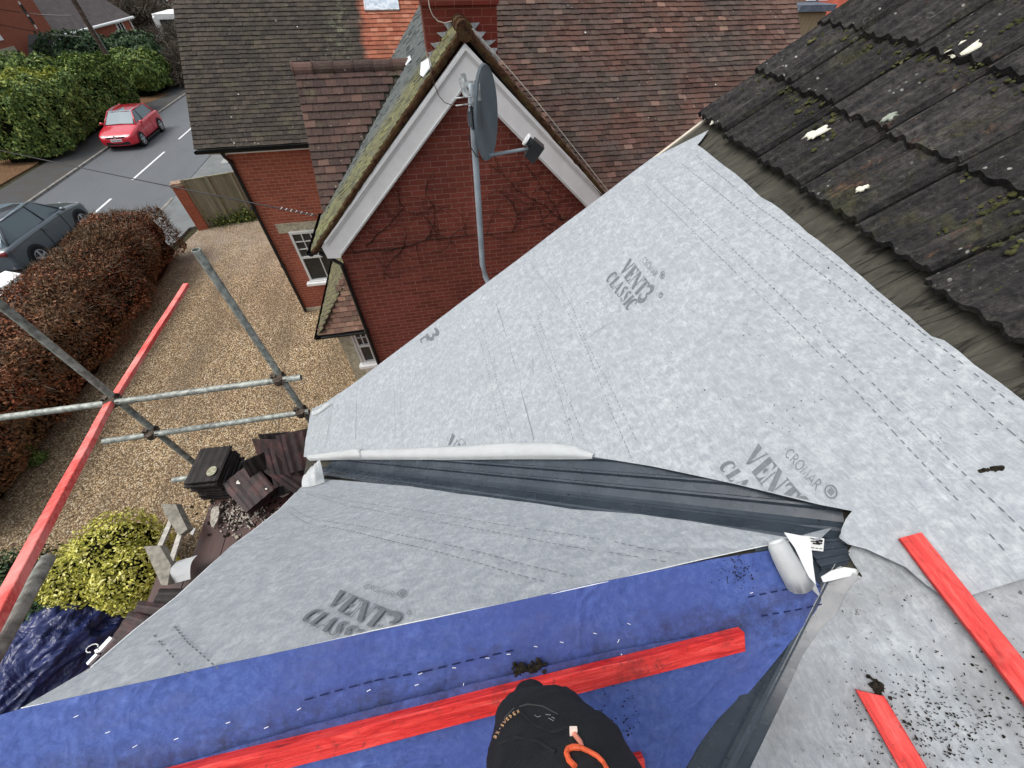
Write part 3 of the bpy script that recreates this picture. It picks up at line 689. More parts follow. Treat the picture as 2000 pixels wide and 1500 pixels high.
# --- old concrete interlocking tiles on the upper slope
GA, TW_ = .335, .33
T1_, T2_ = onA(1385, 250), onA(2000, 650, .045); X0t = T1_.x; SKEW = (T2_.x-T1_.x)/(T1_.y-T2_.y)
def tile_profile(v):    # v 0..1 across the tile
    r = 0
    for c_, w_, h_ in ((.08, .05, .010), (.25, .10, .012), (.50, .12, .012), (.75, .10, .012), (.95, .05, .016)):
        d = abs(v-c_)/w_
        if d < 1: r += h_*.5*(1+math.cos(math.pi*d))
    return r
bm = bmesh.new()
vd = Vector((0, -1, 0))
for cidx in range(9):
    s0 = (X0t-XE)/math.cos(TA)+cidx*GA
    for k in range(19):
        off = 0 if cidx % 2 == 0 else 0
        y0 = YV+.035-k*TW_
        if y0 < -3.5: break
        jn, jr, jt = random.uniform(-.004, .004), random.uniform(-.006, .006), random.uniform(-.003, .004)
        nu, nv = 4, 28
        base = Vector((XE, y0, zA(XE)))+upA*(s0+jr+SKEW*(YV-y0)/math.cos(TA))
        grid = []
        for i in range(nu+1):
            row = []
            for j in range(nv+1):
                tv = j/nv; tu = i/nu
                rag = (noise.noise(Vector((cidx*3.1, (y0-tv*TW_)*22, 1)))*.016 if i == 0 else 0)
                h_ = .052-.030*tu + jn + jt*tv + 1.7*tile_profile(tv) + .0025*noise.noise(Vector((tu*6+cidx, y0*7-tv*4, k)))
                row.append(bm.verts.new(base+upA*(tu*(GA+.03)+rag)+vd*(tv*(TW_-.010))+nA*h_))
            grid.append(row)
        for i in range(nu):
            for j in range(nv): bm.faces.new((grid[i][j], grid[i][j+1], grid[i+1][j+1], grid[i+1][j]))
        lo = [bm.verts.new(v.co-nA*(.026+.004*random.random())) for v in grid[0]]
        for j in range(nv): bm.faces.new((grid[0][j+1], grid[0][j], lo[j], lo[j+1]))
        for side in (0, nv):
            l2 = [bm.verts.new(grid[i][side].co-nA*.03) for i in range(nu+1)]
            for i in range(nu):
                f_ = (grid[i][side], grid[i+1][side], l2[i+1], l2[i]); bm.faces.new(f_ if side == 0 else f_[::-1])
til = obj('tile_covering', bm, M_CONC, hb); tag(til, 'old dark mossy concrete roof tiles on the upper slope')
# moss cushions growing on the tiles and along their lower edges
bm = bmesh.new()
def lump(bm, c, n, r, sq=.5):
    u, v, n = frame(n, Vector((random.random(), random.random(), .3)))
    M = Matrix(((u.x*r, v.x*r, n.x*r*sq, c.x), (u.y*r, v.y*r, n.y*r*sq, c.y), (u.z*r, v.z*r, n.z*r*sq, c.z), (0, 0, 0, 1)))
    g = bmesh.ops.create_icosphere(bm, subdivisions=2 if r > .009 else 1, radius=1, matrix=M)
    for vv in g['verts']: vv.co += (vv.co-c)*noise.noise(vv.co*90)*1.1
for i in range(1000):
    cl = random.random()
    s_ = (X0t-XE)/math.cos(TA) + (random.randint(1, 6)*GA - abs(random.gauss(0, .03)) if cl < .62 else random.uniform(.05, 2.2))
    y_ = random.uniform(-1.2, YV-.02)
    if noise.noise(Vector((s_*1.6, y_*2.1, 4))) < (-.12 if cl < .62 else .12): continue
    c_ = Vector((XE, y_, zA(XE)))+upA*(s_+SKEW*(YV-y_)/math.cos(TA))+nA*.040
    for q in range(random.randint(2, 6)):
        lump(bm, c_+upA*random.gauss(0, .028)+vd*random.gauss(0, .010)+nA*(.010 if cl > .62 else .0), nA, random.uniform(.003, .010), .45)
mn = NT("moss"); M_MOSS = None
mn.bump(mn.noise(160, 4), .8, .004)
M_MOSS = mn.done(mn.ramp(mn.noise(13, 6, .7), [(.35, (.022, .024, .010)), (.55, (.055, .057, .022)), (.75, (.17, .16, .08))]), .95, .1)
tag(sub('moss', bm, M_MOSS, til), kind='stuff')
def splat(px, py, r, asp, seed, on=onA, n=nA, off=.056, mat=None, par=til):
    c = on(px, py, off); u, v, n_ = frame(n, upA+vd*.25); bm = bmesh.new(); pts = []
    for k in range(26):
        a_ = k*2*math.pi/26; rr = r*(1+.7*noise.noise(Vector((math.cos(a_)*1.6, math.sin(a_)*1.6, seed))) + .7*noise.noise(Vector((math.cos(a_)*5, math.sin(a_)*5, seed))))
        pts.append(c+u*math.cos(a_)*rr*asp+v*math.sin(a_)*rr)
    cc = bm.verts.new(c+n_*.0015); vs = [bm.verts.new(p-n_*.004) for p in pts]; mid = [bm.verts.new(c.lerp(p, .9)+n_*.0012) for p in pts]
    for k in range(26):
        bm.faces.new((cc, mid[k], mid[(k+1) % 26])); bm.faces.new((mid[k], vs[k], vs[(k+1) % 26], mid[(k+1) % 26]))
    return sub('lichen_patch', recalc(bm), mat or plain("cream_lichen", (.66, .64, .52), .9, .1, var=.1, sc=60, bump=.4), par)
splat(1884, 90, .034, 1.5, 3); splat(1594, 259, .022, 2.2, 8); splat(1683, 368, .012, 1.8, 5); splat(1735, 228, .016, 1.6, 12, mat=plain("grey_lichen", (.27, .30, .25), .9, .1, var=.2, sc=60))
splat(1396, 236, .016, 1.6, 21, off=.05)
# --- debris on the sheets
M_DIRT = plain("black_moss_dirt", (.018, .015, .011), .95, .1, var=.5, sc=90, bump=.8)
def debris(name, label, cat, pts, rad, on, n, off, cnt, spread):
    bm = bmesh.new(); pw = [on(*p, off) for p in pts]
    for i in range(cnt):
        t = random.random()*(len(pw)-1); k = min(int(t), len(pw)-2); c = pw[k].lerp(pw[k+1], t-k)
        u, v, n_ = frame(n, Vector((.3, .5, .1)))
        lump(bm, c+u*random.gauss(0, spread)+v*random.gauss(0, spread), n, rad*random.uniform(.35, 1), .55)
    bmesh.ops.recalc_face_normals(bm, faces=bm.faces)
    return tag(obj(name, bm, M_DIRT), label, cat)
debris('moss_clump', 'dark moss clump pressed against the batten beside the knee', 'moss', [(1010, 1309), (1022, 1306), (1035, 1303), (1048, 1302), (1060, 1299)], .007, onC, nC, .024, 110, .007)
debris('mortar_stick', 'small black stick lying on the clean grey membrane', 'debris', [(1913, 921), (1930, 916), (1957, 913)], .006, onA, nA, .023, 50, .0012)
debris('dirt_heap', 'black dirt heaped along the short red batten', 'debris', [(1700, 1326), (1715, 1345), (1722, 1370), (1738, 1400), (1748, 1430), (1755, 1470)], .007, onA, nA, .016, 110, .004)
# scattered specks: uncountable crumbs of moss and grit on the sheets
bm = bmesh.new()
for i in range(1000):
    r_ = random.random()
    if r_ < .48:
        p_ = (random.gauss(1820, 90), random.gauss(1420, 60)); on, n_, o_ = onA, nA, .0125
    elif r_ < .62:
        p_ = (random.uniform(1640, 2000), random.uniform(1150, 1480)); on, n_, o_ = onA, nA, .0125
    elif r_ < .80:
        p_ = (random.gauss(1240, 40), random.gauss(1410, 35)) if random.random() < .5 else (random.gauss(1440, 22), random.gauss(1120, 18)); on, n_, o_ = onC, nC, .021
    elif r_ < .9:
        p_ = (random.uniform(900, 1600), random.uniform(560, 850)); on, n_, o_ = onA, nA, .0175
    else:
        p_ = (random.uniform(1450, 1950), random.uniform(480, 900)); on, n_, o_ = onA, nA, .0175
    if on is onC and (p_[1] < 1080 or p_[0] > 1480): continue
    c_ = on(*p_, o_)
    lump(bm, c_, n_, random.uniform(.0008, .0032), .5) if i % 6 == 0 else obox(bm, c_, *frame(n_, Vector((random.random(), random.random()-.5, .1))), (0, random.uniform(.0015, .006)), (0, random.uniform(.0008, .002)), (0, .0015))
tag(obj('grit', bm, M_DIRT), 'crumbs of moss and grit scattered over the roof sheets', 'grit', kind='stuff')
# --- battens (each loose on its sheet)
def batten(p, q, n, label, wd=.050, th=.025, group=None, cut=0, mat=M_RED, name='roof_batten', seg=24):
    d = (q-p); L = d.length; d.normalize(); s = n.cross(d).normalized(); bm = bmesh.new(); rws = []
    for i in range(seg+1):
        t = L*i/seg; wob = noise.noise(Vector((t*2.2, p.x, p.y)))*.0016
        c = p+d*t; row = []
        for a_, b_ in ((-.5, 0), (.5, 0), (.5, .86), (.46, 1), (-.46, 1), (-.5, .86)):
            e_ = cut*(a_) if (i in (0, seg)) else 0
            row.append(bm.verts.new(c+s*(a_*wd+wob+noise.noise(Vector((t*9, a_*3, 5)))*.001)+n*(b_*th+noise.noise(Vector((t*6, b_*3, 1)))*.0008)+d*e_))
        rws.append(row)
    for r0, r1 in zip(rws, rws[1:]):
        for k in range(6): bm.faces.new((r0[k], r0[(k+1) % 6], r1[(k+1) % 6], r1[k]))
    bm.faces.new(rws[0][::-1]); bm.faces.new(rws[-1])
    return tag(obj(name, recalc(bm), mat), label, 'batten', group)
gB = 'red roof battens'
p = onC(1442, 1243, .023); q = onC(250, 1541, .023)
b1 = batten(p, q, nC, 'long red timber batten crossing the blue sheet behind the knee', group=gB, mat=M_REDX, cut=.006)
bm = bmesh.new()
for (px_, py_) in ((1213, 1300), (1214, 1278)):
    lump(bm, onC(px_, py_, .046), nC, .0028, .6)
sub('nail', bm, plain("zinc_nail", (.7, .7, .68), .4, .5, metal=.5), b1).location = (0, 0, 0)
batten(onC(1252, 1484, .019), onC(1120, 1516, .019), nC, 'red batten end just showing beside the thigh', group=gB, mat=M_REDX)
batten(onA(1775, 1049, .044), onA(2140, 1520, .018), nA, 'long red batten resting across the overlap of the grey sheets', group=gB)
batten(onA(1697, 1352, .012), onA(1840, 1600, .012), nA, 'short red batten with black dirt along its edge', group=gB, cut=.02)
# ================================================================ NEIGHBOUR'S HOUSE
nb = thing('cottage', (0, 10.5, 0), 'red brick cottage with plain clay tile roofs and a white gable bargeboard', 'house')
X_, Y_, Z_ = Vector((1, 0, 0)), Vector((0, 1, 0)), Vector((0, 0, 1))
def tile_roof(name, O, V, W, L, mat, inside=None, tw=.166, ga=.1, par=nb, thick=.016, jit=1.0, U=X_):
    """courses of small clay tiles: O = low left corner, V = up the slope"""
    n = U.cross(V).normalized(); bm = bmesh.new(); rows = int(L/ga)
    for r in range(rows):
        x = -(tw/2 if r % 2 else 0); sag = [0.006*noise.noise(Vector((r*.4, q*.25, O.x))) for q in range(80)]
        while x < W:
            x0, x1 = max(x, 0), min(x+tw-.004, W)
            c = O+U*((x0+x1)/2)+V*(r*ga)
            if x1-x0 > .02 and (inside is None or inside(c)):
                j = random.uniform(-.003, .003)*jit; k = random.uniform(-.0035, .0035)*jit+sag[int((x+.2)/.25) % 80]*2
                h0 = thick+.012+random.uniform(0, .004)*jit; h1 = .010
                a_ = [O+U*x0+V*(r*ga+k)+n*(h0+j), O+U*x1+V*(r*ga+k+random.uniform(-.002, .002))+n*(h0-j), O+U*x1+V*((r+1)*ga+.03)+n*(h1-j), O+U*x0+V*((r+1)*ga+.03)+n*(h1+j)]
                t = [bm.verts.new(v) for v in a_]; b = [bm.verts.new(v-n*thick) for v in a_]
                bm.faces.new(t); bm.faces.new((b[0], b[1], t[1], t[0])); bm.faces.new((t[0], t[3], b[3], b[0])); bm.faces.new((b[1], b[2], t[2], t[1]))
            x += tw
    return obj(name, bm, mat, par)
def slope(p): return Vector((0, math.cos(math.radians(p)), math.sin(math.radians(p))))
YW = onz(595, 608).y
WX = lambda px, py: ony(px, py, YW)
eL = ony(380, 290, YW-.25); xL = eL.x
vL = slope(41)
YG = 6.0
apex = ony(905, 48, YG); gf = ony(612, 487, YG)
kW = (apex.z-gf.z)/(apex.x-gf.x)
zwl = lambda x: apex.z-(apex.x-x)*kW; zwr = lambda x: apex.z-(x-apex.x)*kW
zML = lambda y: eL.z+(y-eL.y)*vL.z/vL.y
# mid roof
vM = onz(632, 425, H-3.08); xM = vM.x; sM = slope(52)
zMM = lambda y: vM.z+(y-vM.y)*sM.z/sM.y
rM = onx(573, 130, xM)
# right roof
sR = slope(41); R0 = Vector((1.0, 7.95, H-2.25)); zR = lambda y: R0.z+(y-R0.y)*sR.z/sR.y
nR = Vector((0, -sR.z, sR.y)); xR = hit(1560, 50, R0, nR).x
# --- walls
bm = bmesh.new(); cx0 = WX(435, 290).x
yb = YW+7.2
poly_prism(bm, [Vector((cx0, y, z)) for y, z in ((YW, 0), (yb, 0), (yb, eL.z+.05), ((YW+yb)/2, eL.z+.05+3.6*vL.z/vL.y-.1), (YW, eL.z+.10))], Vector((4.4, 0, 0)))
obj('front_wall', recalc(bm), M_BRK, nb)
bm = bmesh.new()
box(bm, (xM+.12, rM.y-1.4, 0), (-.2, YW+.4, 4.2)); 
obj('wing_side_wall', recalc(bm), M_BRKY, nb)
bm = bmesh.new()
wl, wr = ony(668, 510, YG).x, apex.x*2-ony(668, 510, YG).x
poly_prism(bm, [Vector((x, YG+.05, z)) for x, z in ((wl, 0), (wr, 0), (wr, zwr(wr)-.12), (apex.x, apex.z-.14), (wl, zwl(wl)-.12))], Vector((0, 4.3, 0)))
obj('gable_wall', recalc(bm), M_BRKD, nb)
bm = bmesh.new()
poly_prism(bm, [Vector((wr-.1, y, z)) for y, z in ((6.7, 0), (YW+7, 0), (YW+7, 4), ((6.7+YW+7)/2, zR((6.7+YW+7)/2)-.1), (6.7, zR(6.7)-.12))], Vector((xR-wr-.1, 0, 0)))
obj('right_wall', recalc(bm), M_BRK, nb)
# --- roofs: solid slabs carrying individual tiles
def rslab(O, V, W, L, t=.06, U=X_, mat=None):
    n = U.cross(V).normalized(); bm = bmesh.new(); obox(bm, O, U, V, n, (0, W), (0, L), (-t, .006)); return obj('roof_boarding', recalc(bm), mat or M_FELT, nb)
rslab(Vector((xL+.02, eL.y, eL.z)), vL, .55-xL, 4.75)
tl = tile_roof('left_roof_tiles', Vector((xL, eL.y-.03, eL.z-.02)), vL, .62-xL, 4.7, M_PT['left'], lambda c: c.x < apex.x+.1 and (c.y < 9.3 or True))
bm = bmesh.new(); rb = Vector((xL, eL.y, eL.z))+vL*4.75
obox(bm, rb, X_, Vector((0, vL.y, -vL.z)), Vector((0, vL.z, vL.y)), (0, .6-xL), (0, 4.75), (-.06, .02)); obj('rear_slope', recalc(bm), M_PT['left'], nb)
# orange/blue rooflight near the top
O_ = hit(716, 22, eL, Vector((0, -vL.z, vL.y))); O2 = hit(778, 20, eL, Vector((0, -vL.z, vL.y)))
bm = bmesh.new(); nL = Vector((0, -vL.z, vL.y)); obox(bm, O_, X_, vL, nL, (0, O2.x-O_.x), (0, .75), (.01, .05))
skn = NT("old_lead_patch"); sk = skn.done(skn.mix(skn.ramp(skn.noise(9, 6, .7), [(.4, 0.0), (.6, 1.0)]), (.32, .39, .47), (.60, .64, .68)), .4, .4)
sl = obj('rooflight', recalc(bm), sk, nb)
bm = bmesh.new(); w_ = O2.x-O_.x
for q in ((-.03, 0, -.03, .78), (w_, w_+.03, -.03, .78), (0, w_, -.03, 0)):
    obox(bm, O_, X_, vL, nL, (q[0], q[1]) if q[1] > q[0] else (q[0], 0), (q[2], q[3]), (.012, .062))
sub('rooflight_frame', recalc(bm), M_LEAD, sl)
# right roof
rslab(Vector((apex.x, 6.45, zR(6.45))), sR, xR-apex.x-.05, 5.35)
tile_roof('right_roof_tiles', Vector((apex.x-.1, 6.4, zR(6.4))), sR, xR-apex.x+.1, 5.4, M_PT['right'], lambda c: c.z > zwr(c.x)-.12 and (c.x > apex.x+.35 or c.y > 7.2), jit=1.5)
bm = bmesh.new(); rr_ = Vector((apex.x, 6.45, zR(6.45)))+sR*5.35
obox(bm, rr_, X_, Vector((0, sR.y, -sR.z)), Vector((0, sR.z, sR.y)), (0, xR-apex.x), (0, 5), (-.06, .02)); obj('rear_slope', recalc(bm), M_PT['right'], nb)
# mid roof
LM = (rM.y-vM.y)/sM.y
rslab(Vector((xM+.03, vM.y, vM.z)), sM, -.15-xM, LM-.02)
tile_roof('middle_roof_tiles', Vector((xM, vM.y-.02, vM.z-.02)), sM, 2.4, LM, M_PT['mid'], lambda c: c.z > zwl(c.x)-.03, tw=.18, ga=.118, thick=.018)
bm = bmesh.new(); obox(bm, Vector((xM+.03, rM.y, rM.z)), X_, Vector((0, sM.y, -sM.z)), Vector((0, sM.z, sM.y)), (0, 1.7), (0, 1.6), (-.06, .0)); obj('middle_rear_slope', recalc(bm), M_PT['mid'], nb)
bm = bmesh.new()
for k in range(6):
    x0 = xM-.02+k*.31
    pts = [Vector((x0+t*.305, rM.y, rM.z-.055+(.006 if k % 2 else 0))) for t in (0, .06, .1, 1)]
    tube(bm, pts, [.118, .118, .108, .106], 16)
obj('ridge_tiles', bm, M_PT['mid'], nb, smooth=False)
# wing left slope: runs up to its ridge; V in x-z
VL = Vector((apex.x-gf.x, 0, apex.z-gf.z)); LL = VL.length; VL.normalize()
n = NT("mossy_wing_tile"); r = n.island(); x, y, z = n.sep()
far = n.ramp(n.math('MULTIPLY', y, .1), [(.66, 0.0), (.73, 1.0)])
cA = n.mix(n.ramp(n.noise(5, 8, .8), [(.42, 0.0), (.6, .9)]), n.ramp(r, [(0, (.06, .058, .045)), (1, (.12, .115, .08))]), (.20, .20, .085))
cA = n.mix(n.ramp(n.noise(16, 5, .8), [(.6, 0.0), (.66, .9)]), cA, (.03, .025, .02))
cA = n.mix(far, cA, n.ramp(n.noise(1, 6, .7, co=n.map((8, 3, 8))), [(.3, (.075, .085, .085)), (.7, (.125, .14, .135))]))
n.bump(n.noise(50, 6, .75), .9, .01); MWL = n.done(cA, .9, .2)
Yneg = Vector((0, -1, 0))
def wing_in(c): return c.z > zML(c.y)-.05 if c.y > 9 else (c.z > zMM(c.y)-.05 if c.y < rM.y else True)
bm = bmesh.new(); nW = Yneg.cross(VL).normalized(); obox(bm, Vector((gf.x, 10.9, gf.z)), Yneg, VL, nW, (0, 10.9-(YG-.05)), (0, LL), (-.07, .004)); obj('roof_boarding', recalc(bm), M_FELT, nb)
tile_roof('wing_roof_tiles', Vector((gf.x, 12.6, gf.z)), VL, 12.6-(YG-.10), LL, MWL, wing_in, jit=2, U=Yneg)
VRr = Vector((-VL.x, 0, VL.z)); gr = Vector((2*apex.x-gf.x, 0, gf.z)); nWr = Y_.cross(VRr).normalized()
bm = bmesh.new(); obox(bm, Vector((gr.x, YG-.05, gr.z)), Y_, VRr, nWr, (0, 5), (0, LL), (-.07, .004)); obj('roof_boarding', recalc(bm), M_FELT, nb)
tile_roof('wing_roof_tiles', Vector((gr.x, YG-.10, gr.z)), VRr, 4.2, LL, M_PT['hip'], lambda c: c.z > zR(c.y)-.1, jit=2, U=Y_)
bm = bmesh.new()
for k in range(5): tube(bm, [Vector((apex.x, YG-.12+k*.3+t*.295, apex.z-.045)) for t in (0, .2, 1)], [.10, .095, .09], 12)
n = NT("mossy_ridge"); n.bump(n.noise(40, 6, .8), 1, .02)
M_MR = n.done(n.ramp(n.noise(14, 6, .75), [(.35, (.022, .013, .009)), (.5, (.085, .042, .024)), (.62, (.075, .060, .022)), (.72, (.26, .20, .14))]), .95, .1)
obj('ridge_tiles', bm, M_MR, nb)
# dirty undercloak along both verges
for sgn, V_, nn, gx in ((1, VL, nW, gf), (-1, VRr, nWr, gr)):
    bm = bmesh.new(); seg = 70; rows = []
    for i in range(seg+1):
        c = Vector((gx.x, 0, gx.z))+V_*(LL*i/seg); row = []
        for (yy, hh) in ((-.115, .002), (-.115, -.03), (-.10, -.055), (.02, -.055), (.02, .012), (-.05, .022), (-.10, .018)):
            q = c + Vector((0, YG+yy, 0)) + nn*hh; nz = noise.noise(q*14)*.010+noise.noise(q*40)*.008
            row.append(bm.verts.new(q+nn*nz+Vector((0, -abs(nz)*.8, 0))))
        rows.append(row)
    for r0, r1 in zip(rows, rows[1:]):
        for k in range(7): bm.faces.new((r0[k], r0[(k+1) % 7], r1[(k+1) % 7], r1[k]))
    bm.faces.new(rows[0][::-1]); bm.faces.new(rows[-1]); obj('verge', recalc(bm), M_MR, nb)
# bargeboard
def bpoly(pts, y0, y1, mat, name):
    bm = bmesh.new(); w_ = [ony(*p, y0) for p in pts]; poly_prism(bm, w_, Vector((0, y1-y0, 0))); bmesh.ops.triangulate(bm, faces=[f for f in bm.faces if len(f.verts) > 4]); return obj(name, recalc(bm), mat, nb)
bb = bpoly([(908, 84), (628, 472), (630, 486), (640, 505), (664, 504), (912, 166)], YG-.09, YG-.055, M_PAINT, 'bargeboard')
bb2 = bpoly([(908, 84), (912, 166), (1185, 446), (1232, 434)], YG-.09, YG-.055, M_PAINT, 'bargeboard')
def strip(par, a_, b_, y0, d, wpx, mat, name='moulding'):
    p, q = ony(*a_, y0), ony(*b_, y0); dd = (q-p); L = dd.length; dd.normalize(); s = Vector((0, 1, 0)).cross(dd)
    bm = bmesh.new(); obox(bm, p, dd, s, Vector((0, -1, 0)), (0, L), (-wpx, wpx), (0, d)); return sub(name, recalc(bm), mat, par)
for a_, b_, pr in (((909, 93), (634, 474), bb), ((909, 93), (1222, 427), bb2)): strip(pr, a_, b_, YG-.09, .022, .014, M_PAINT)
for a_, b_, pr in (((909, 103), (640, 478), bb), ((909, 103), (1214, 428), bb2)): strip(pr, a_, b_, YG-.09, .012, .007, M_PAINTG)
for a_, b_, pr in (((912, 160), (665, 497), bb), ((912, 160), (1180, 436), bb2)): strip(pr, a_, b_, YG-.09, .012, .006, M_PAINTG)
# fascia, gutters, downpipes
bm = bmesh.new(); fz0 = WX(435, 291).z; box(bm, (xL+.18, YW-.20, eL.z-.16), (xM+.3, YW-.17, eL.z-.02)); box(bm, (xL+.18, YW-.17, eL.z-.17), (xM+.3, YW+.0, eL.z-.15)); obj('fascia', recalc(bm), M_PAINT, nb)
def gutter(pts, r=.055):
    bm = bmesh.new(); t = (pts[-1]-pts[0]).normalized(); s = t.cross(Z_).normalized(); rows = []
    for p in pts:
        rows.append([bm.verts.new(p+s*math.cos(a_)*r+Z_*(-math.sin(a_))*r) for a_ in [math.pi*k/8 for k in range(9)]])
    for r0, r1 in zip(rows, rows[1:]):
        for k in range(8): bm.faces.new((r0[k], r0[k+1], r1[k+1], r1[k]))
    bmesh.ops.solidify(bm, geom=bm.faces[:], thickness=.006)
    e1 = bm.faces.new([bm.verts.new(v.co) for v in rows[0]]); e2 = bm.faces.new([bm.verts.new(v.co) for v in rows[-1]])
    return obj('gutter', recalc(bm), M_BLK, nb)
gutter([Vector((xL-.02, YW-.27, eL.z-.05)), Vector((xM+.3, YW-.27, eL.z-.05))], .065)
gutter([Vector((gf.x-.04, YG-.08, gf.z-.02)), Vector((gf.x-.04, YG+1.3, gf.z-.02))], .055)
def pipe(pts, r=.035):
    bm = bmesh.new(); tube(bm, pts, r, 12)
    for p in pts[2:-1]: tube(bm, [p-Z_*.03, p+Z_*.03], r*1.35, 12)
    return obj('downpipe', recalc(bm), M_BLK, nb)
dx = cx0+.05
pipe([Vector((dx, YW-.27, eL.z-.10)), Vector((dx, YW-.22, eL.z-.2)), Vector((dx, YW-.06, eL.z-.35)), Vector((dx, YW-.06, 3.2)), Vector((dx, YW-.06, 1.6)), Vector((dx, YW-.06, .05))], .04)
pipe([Vector((gf.x+.05, YG+.06, gf.z-.10)), Vector((wl-.02, YG-.0, gf.z-.3)), Vector((wl-.02, YG, 2.6)), Vector((wl-.02, YG, 1.2)), Vector((wl-.02, YG, 0))], .034)
# chimney with stepped lead flashing
cL, cR = ony(836, 110, 6.6).x, ony(972, 100, 6.6).x
bm = bmesh.new(); box(bm, (cL, 6.6, 5.6), (cR, 7.55, 9.0)); ch = obj('chimney', recalc(bm), m_brick("chimney_brick", (.185, .034, .022), (.14, .026, .018), (.24, .085, .06)), nb)
cz = ony(900, 10, 6.58).z
bm = bmesh.new(); box(bm, (cL-.02, 6.575, cz), (cR+.02, 7.57, cz+.9)); sub('corbel', recalc(bm), ch.data.materials[0], ch)
def tri(pts, y, par):
    bm = bmesh.new(); poly_prism(bm, [ony(*p, y) for p in pts], Vector((0, .006, 0))); return sub('flashing', recalc(bm), M_LEAD, par)
for t in (((866, 46), (890, 44), (884, 64), (878, 62)), ((853, 64), (886, 60), (880, 84), (871, 80)), ((841, 85), (873, 80), (866, 104), (855, 100)), ((836, 103), (850, 98), (848, 118), (842, 112)),
          ((914, 45), (937, 44), (926, 60), (918, 62)), ((928, 62), (950, 62), (938, 76), (932, 78)), ((940, 80), (969, 78), (953, 92), (946, 95)), ((954, 94), (972, 94), (966, 108), (960, 110))): tri(t, 6.585, ch)
sub('flashing', recalc((lambda b: (poly_prism(b, [ony(*p, 6.59) for p in ((836, 112), (832, 150), (842, 148), (905, 58), (905, 42), (893, 44))], Vector((0, .006, 0))), b)[1])(bmesh.new())), M_LEAD, ch)
sub('flashing', recalc((lambda b: (poly_prism(b, [ony(*p, 6.59) for p in ((905, 58), (905, 42), (918, 46), (975, 112), (975, 128))], Vector((0, .006, 0))), b)[1])(bmesh.new())), M_LEAD, ch)
wlp = lambda px, py, o=.03: hit(px, py, apex+nW*o, nW)
for pts in (((822, 122), (838, 112), (842, 128), (826, 150), (820, 146)), ((788, 118), (800, 108), (803, 116), (793, 128))):
    bm = bmesh.new(); poly_prism(bm, [wlp(*p, .045) for p in pts], -nW*.01); obj('flashing', recalc(bm), plain("white_lead", (.62, .65, .66), .5, .3, var=.1), nb)
# --- window in the front wall
wf = lambda px, py: WX(px, py)
a_, c_ = wf(564, 452), wf(607, 548)
x0, z1, z0 = a_.x, a_.z, c_.z; x1 = x0+1.02
bm = bmesh.new(); box(bm, (wf(538, 440).x, YW-.02, z1-.03), (wf(538, 440).x+1.42, YW+.05, z1+.22)); obj('lintel', recalc(bm), M_STONE, nb)
win = None
def window(x0, x1, z0, z1, yf, cols, rows, low=2, name='window'):
    bm = bmesh.new()
    for q in ((x0, x0+.06, z0, z1), (x1-.06, x1, z0, z1), (x0+.06, x1-.06, z1-.06, z1), (x0+.06, x1-.06, z0, z0+.07)): box(bm, (q[0], yf-.03, q[2]), (q[1], yf+.03, q[3]))
    wo = obj(name, recalc(bm), M_PAINTG, nb)
    bm = bmesh.new(); box(bm, (x0+.03, yf+.012, z0+.03), (x1-.03, yf+.018, z1-.03)); sub('pane', recalc(bm), M_GLASS, wo)
    bm = bmesh.new(); zm = (z0+z1)/2+.02
    box(bm, (x0+.06, yf-.05, zm-.025), (x1-.06, yf+.01, zm+.025))
    for i in range(1, cols): xx = x0+.06+(x1-x0-.12)*i/cols; box(bm, (xx-.011, yf-.025, zm+.025), (xx+.011, yf+.008, z1-.06))
    for i in range(1, rows): zz = zm+.025+(z1-.06-zm-.025)*i/rows; box(bm, (x0+.06, yf-.022, zz-.010), (x1-.06, yf+.006, zz+.010))
    for i in range(1, low): xx = x0+.06+(x1-x0-.12)*i/low; box(bm, (xx-.012, yf-.045, z0+.07), (xx+.012, yf+.008, zm-.025))
    sub('sash', recalc(bm), M_PAINTG, wo)
    bm = bmesh.new(); box(bm, (x0-.10, yf-.13, z0-.07), (x1+.1, yf+.02, z0)); box(bm, (x0-.02, yf-.07, z0), (x1+.02, yf-.035, z0+.05)); sub('sill', recalc(bm), M_PAINT, wo)
    bm = bmesh.new()
    for k in range(18):
        xx = x0+.2+k*.012+(.25 if k > 9 else 0); xx = min(xx, x1-.1); box(bm, (xx, yf+.03, zm+.05), (xx+.008, yf+.04+.01*math.sin(k*2), z1-.1))
    sub('curtain', recalc(bm), M_CURT, wo)
    return wo
bm = bmesh.new(); box(bm, (x0, YW-.004, z0), (x1, YW+.0, z1)); obj('window_reveal', recalc(bm), M_BLK, nb)
window(x0, x1, z0, z1, YW-.05, 4, 3)
# --- single storey bay with hipped tile roof at the side of the wing
byf = 6.78; ge = ony(622, 655, byf-.12); ez = ge.z; bx0 = ge.x+.1
bm = bmesh.new(); box(bm, (bx0+.16, byf+.12, 0), (wl, YW, ez)); obj('bay_wall', recalc(bm), M_STONE, nb)
tb = 47; hb_ = (wl-ge.x)
sB = slope(tb); sBx = Vector((sB.y, 0, sB.z))
inb = lambda c: (c.x-ge.x) > (c.y-ge.y)
inl = lambda c: (c.x-ge.x) < (c.y-ge.y)
tile_roof('bay_roof_tiles', Vector((ge.x, ge.y, ez)), sB, hb_, hb_/sB.y, M_PT['hip'], lambda c: inb(c) and c.x < wl, ga=.105)
tile_roof('bay_roof_tiles', Vector((ge.x, YW, ez)), sBx, YW-ge.y, hb_/sB.y, MWL if False else M_PT['moss'], lambda c: inl(c) and c.x < wl, U=Yneg, jit=2)
bm = bmesh.new(); T1 = Vector((wl, ge.y+hb_, ez+hb_*sB.z/sB.y)); 
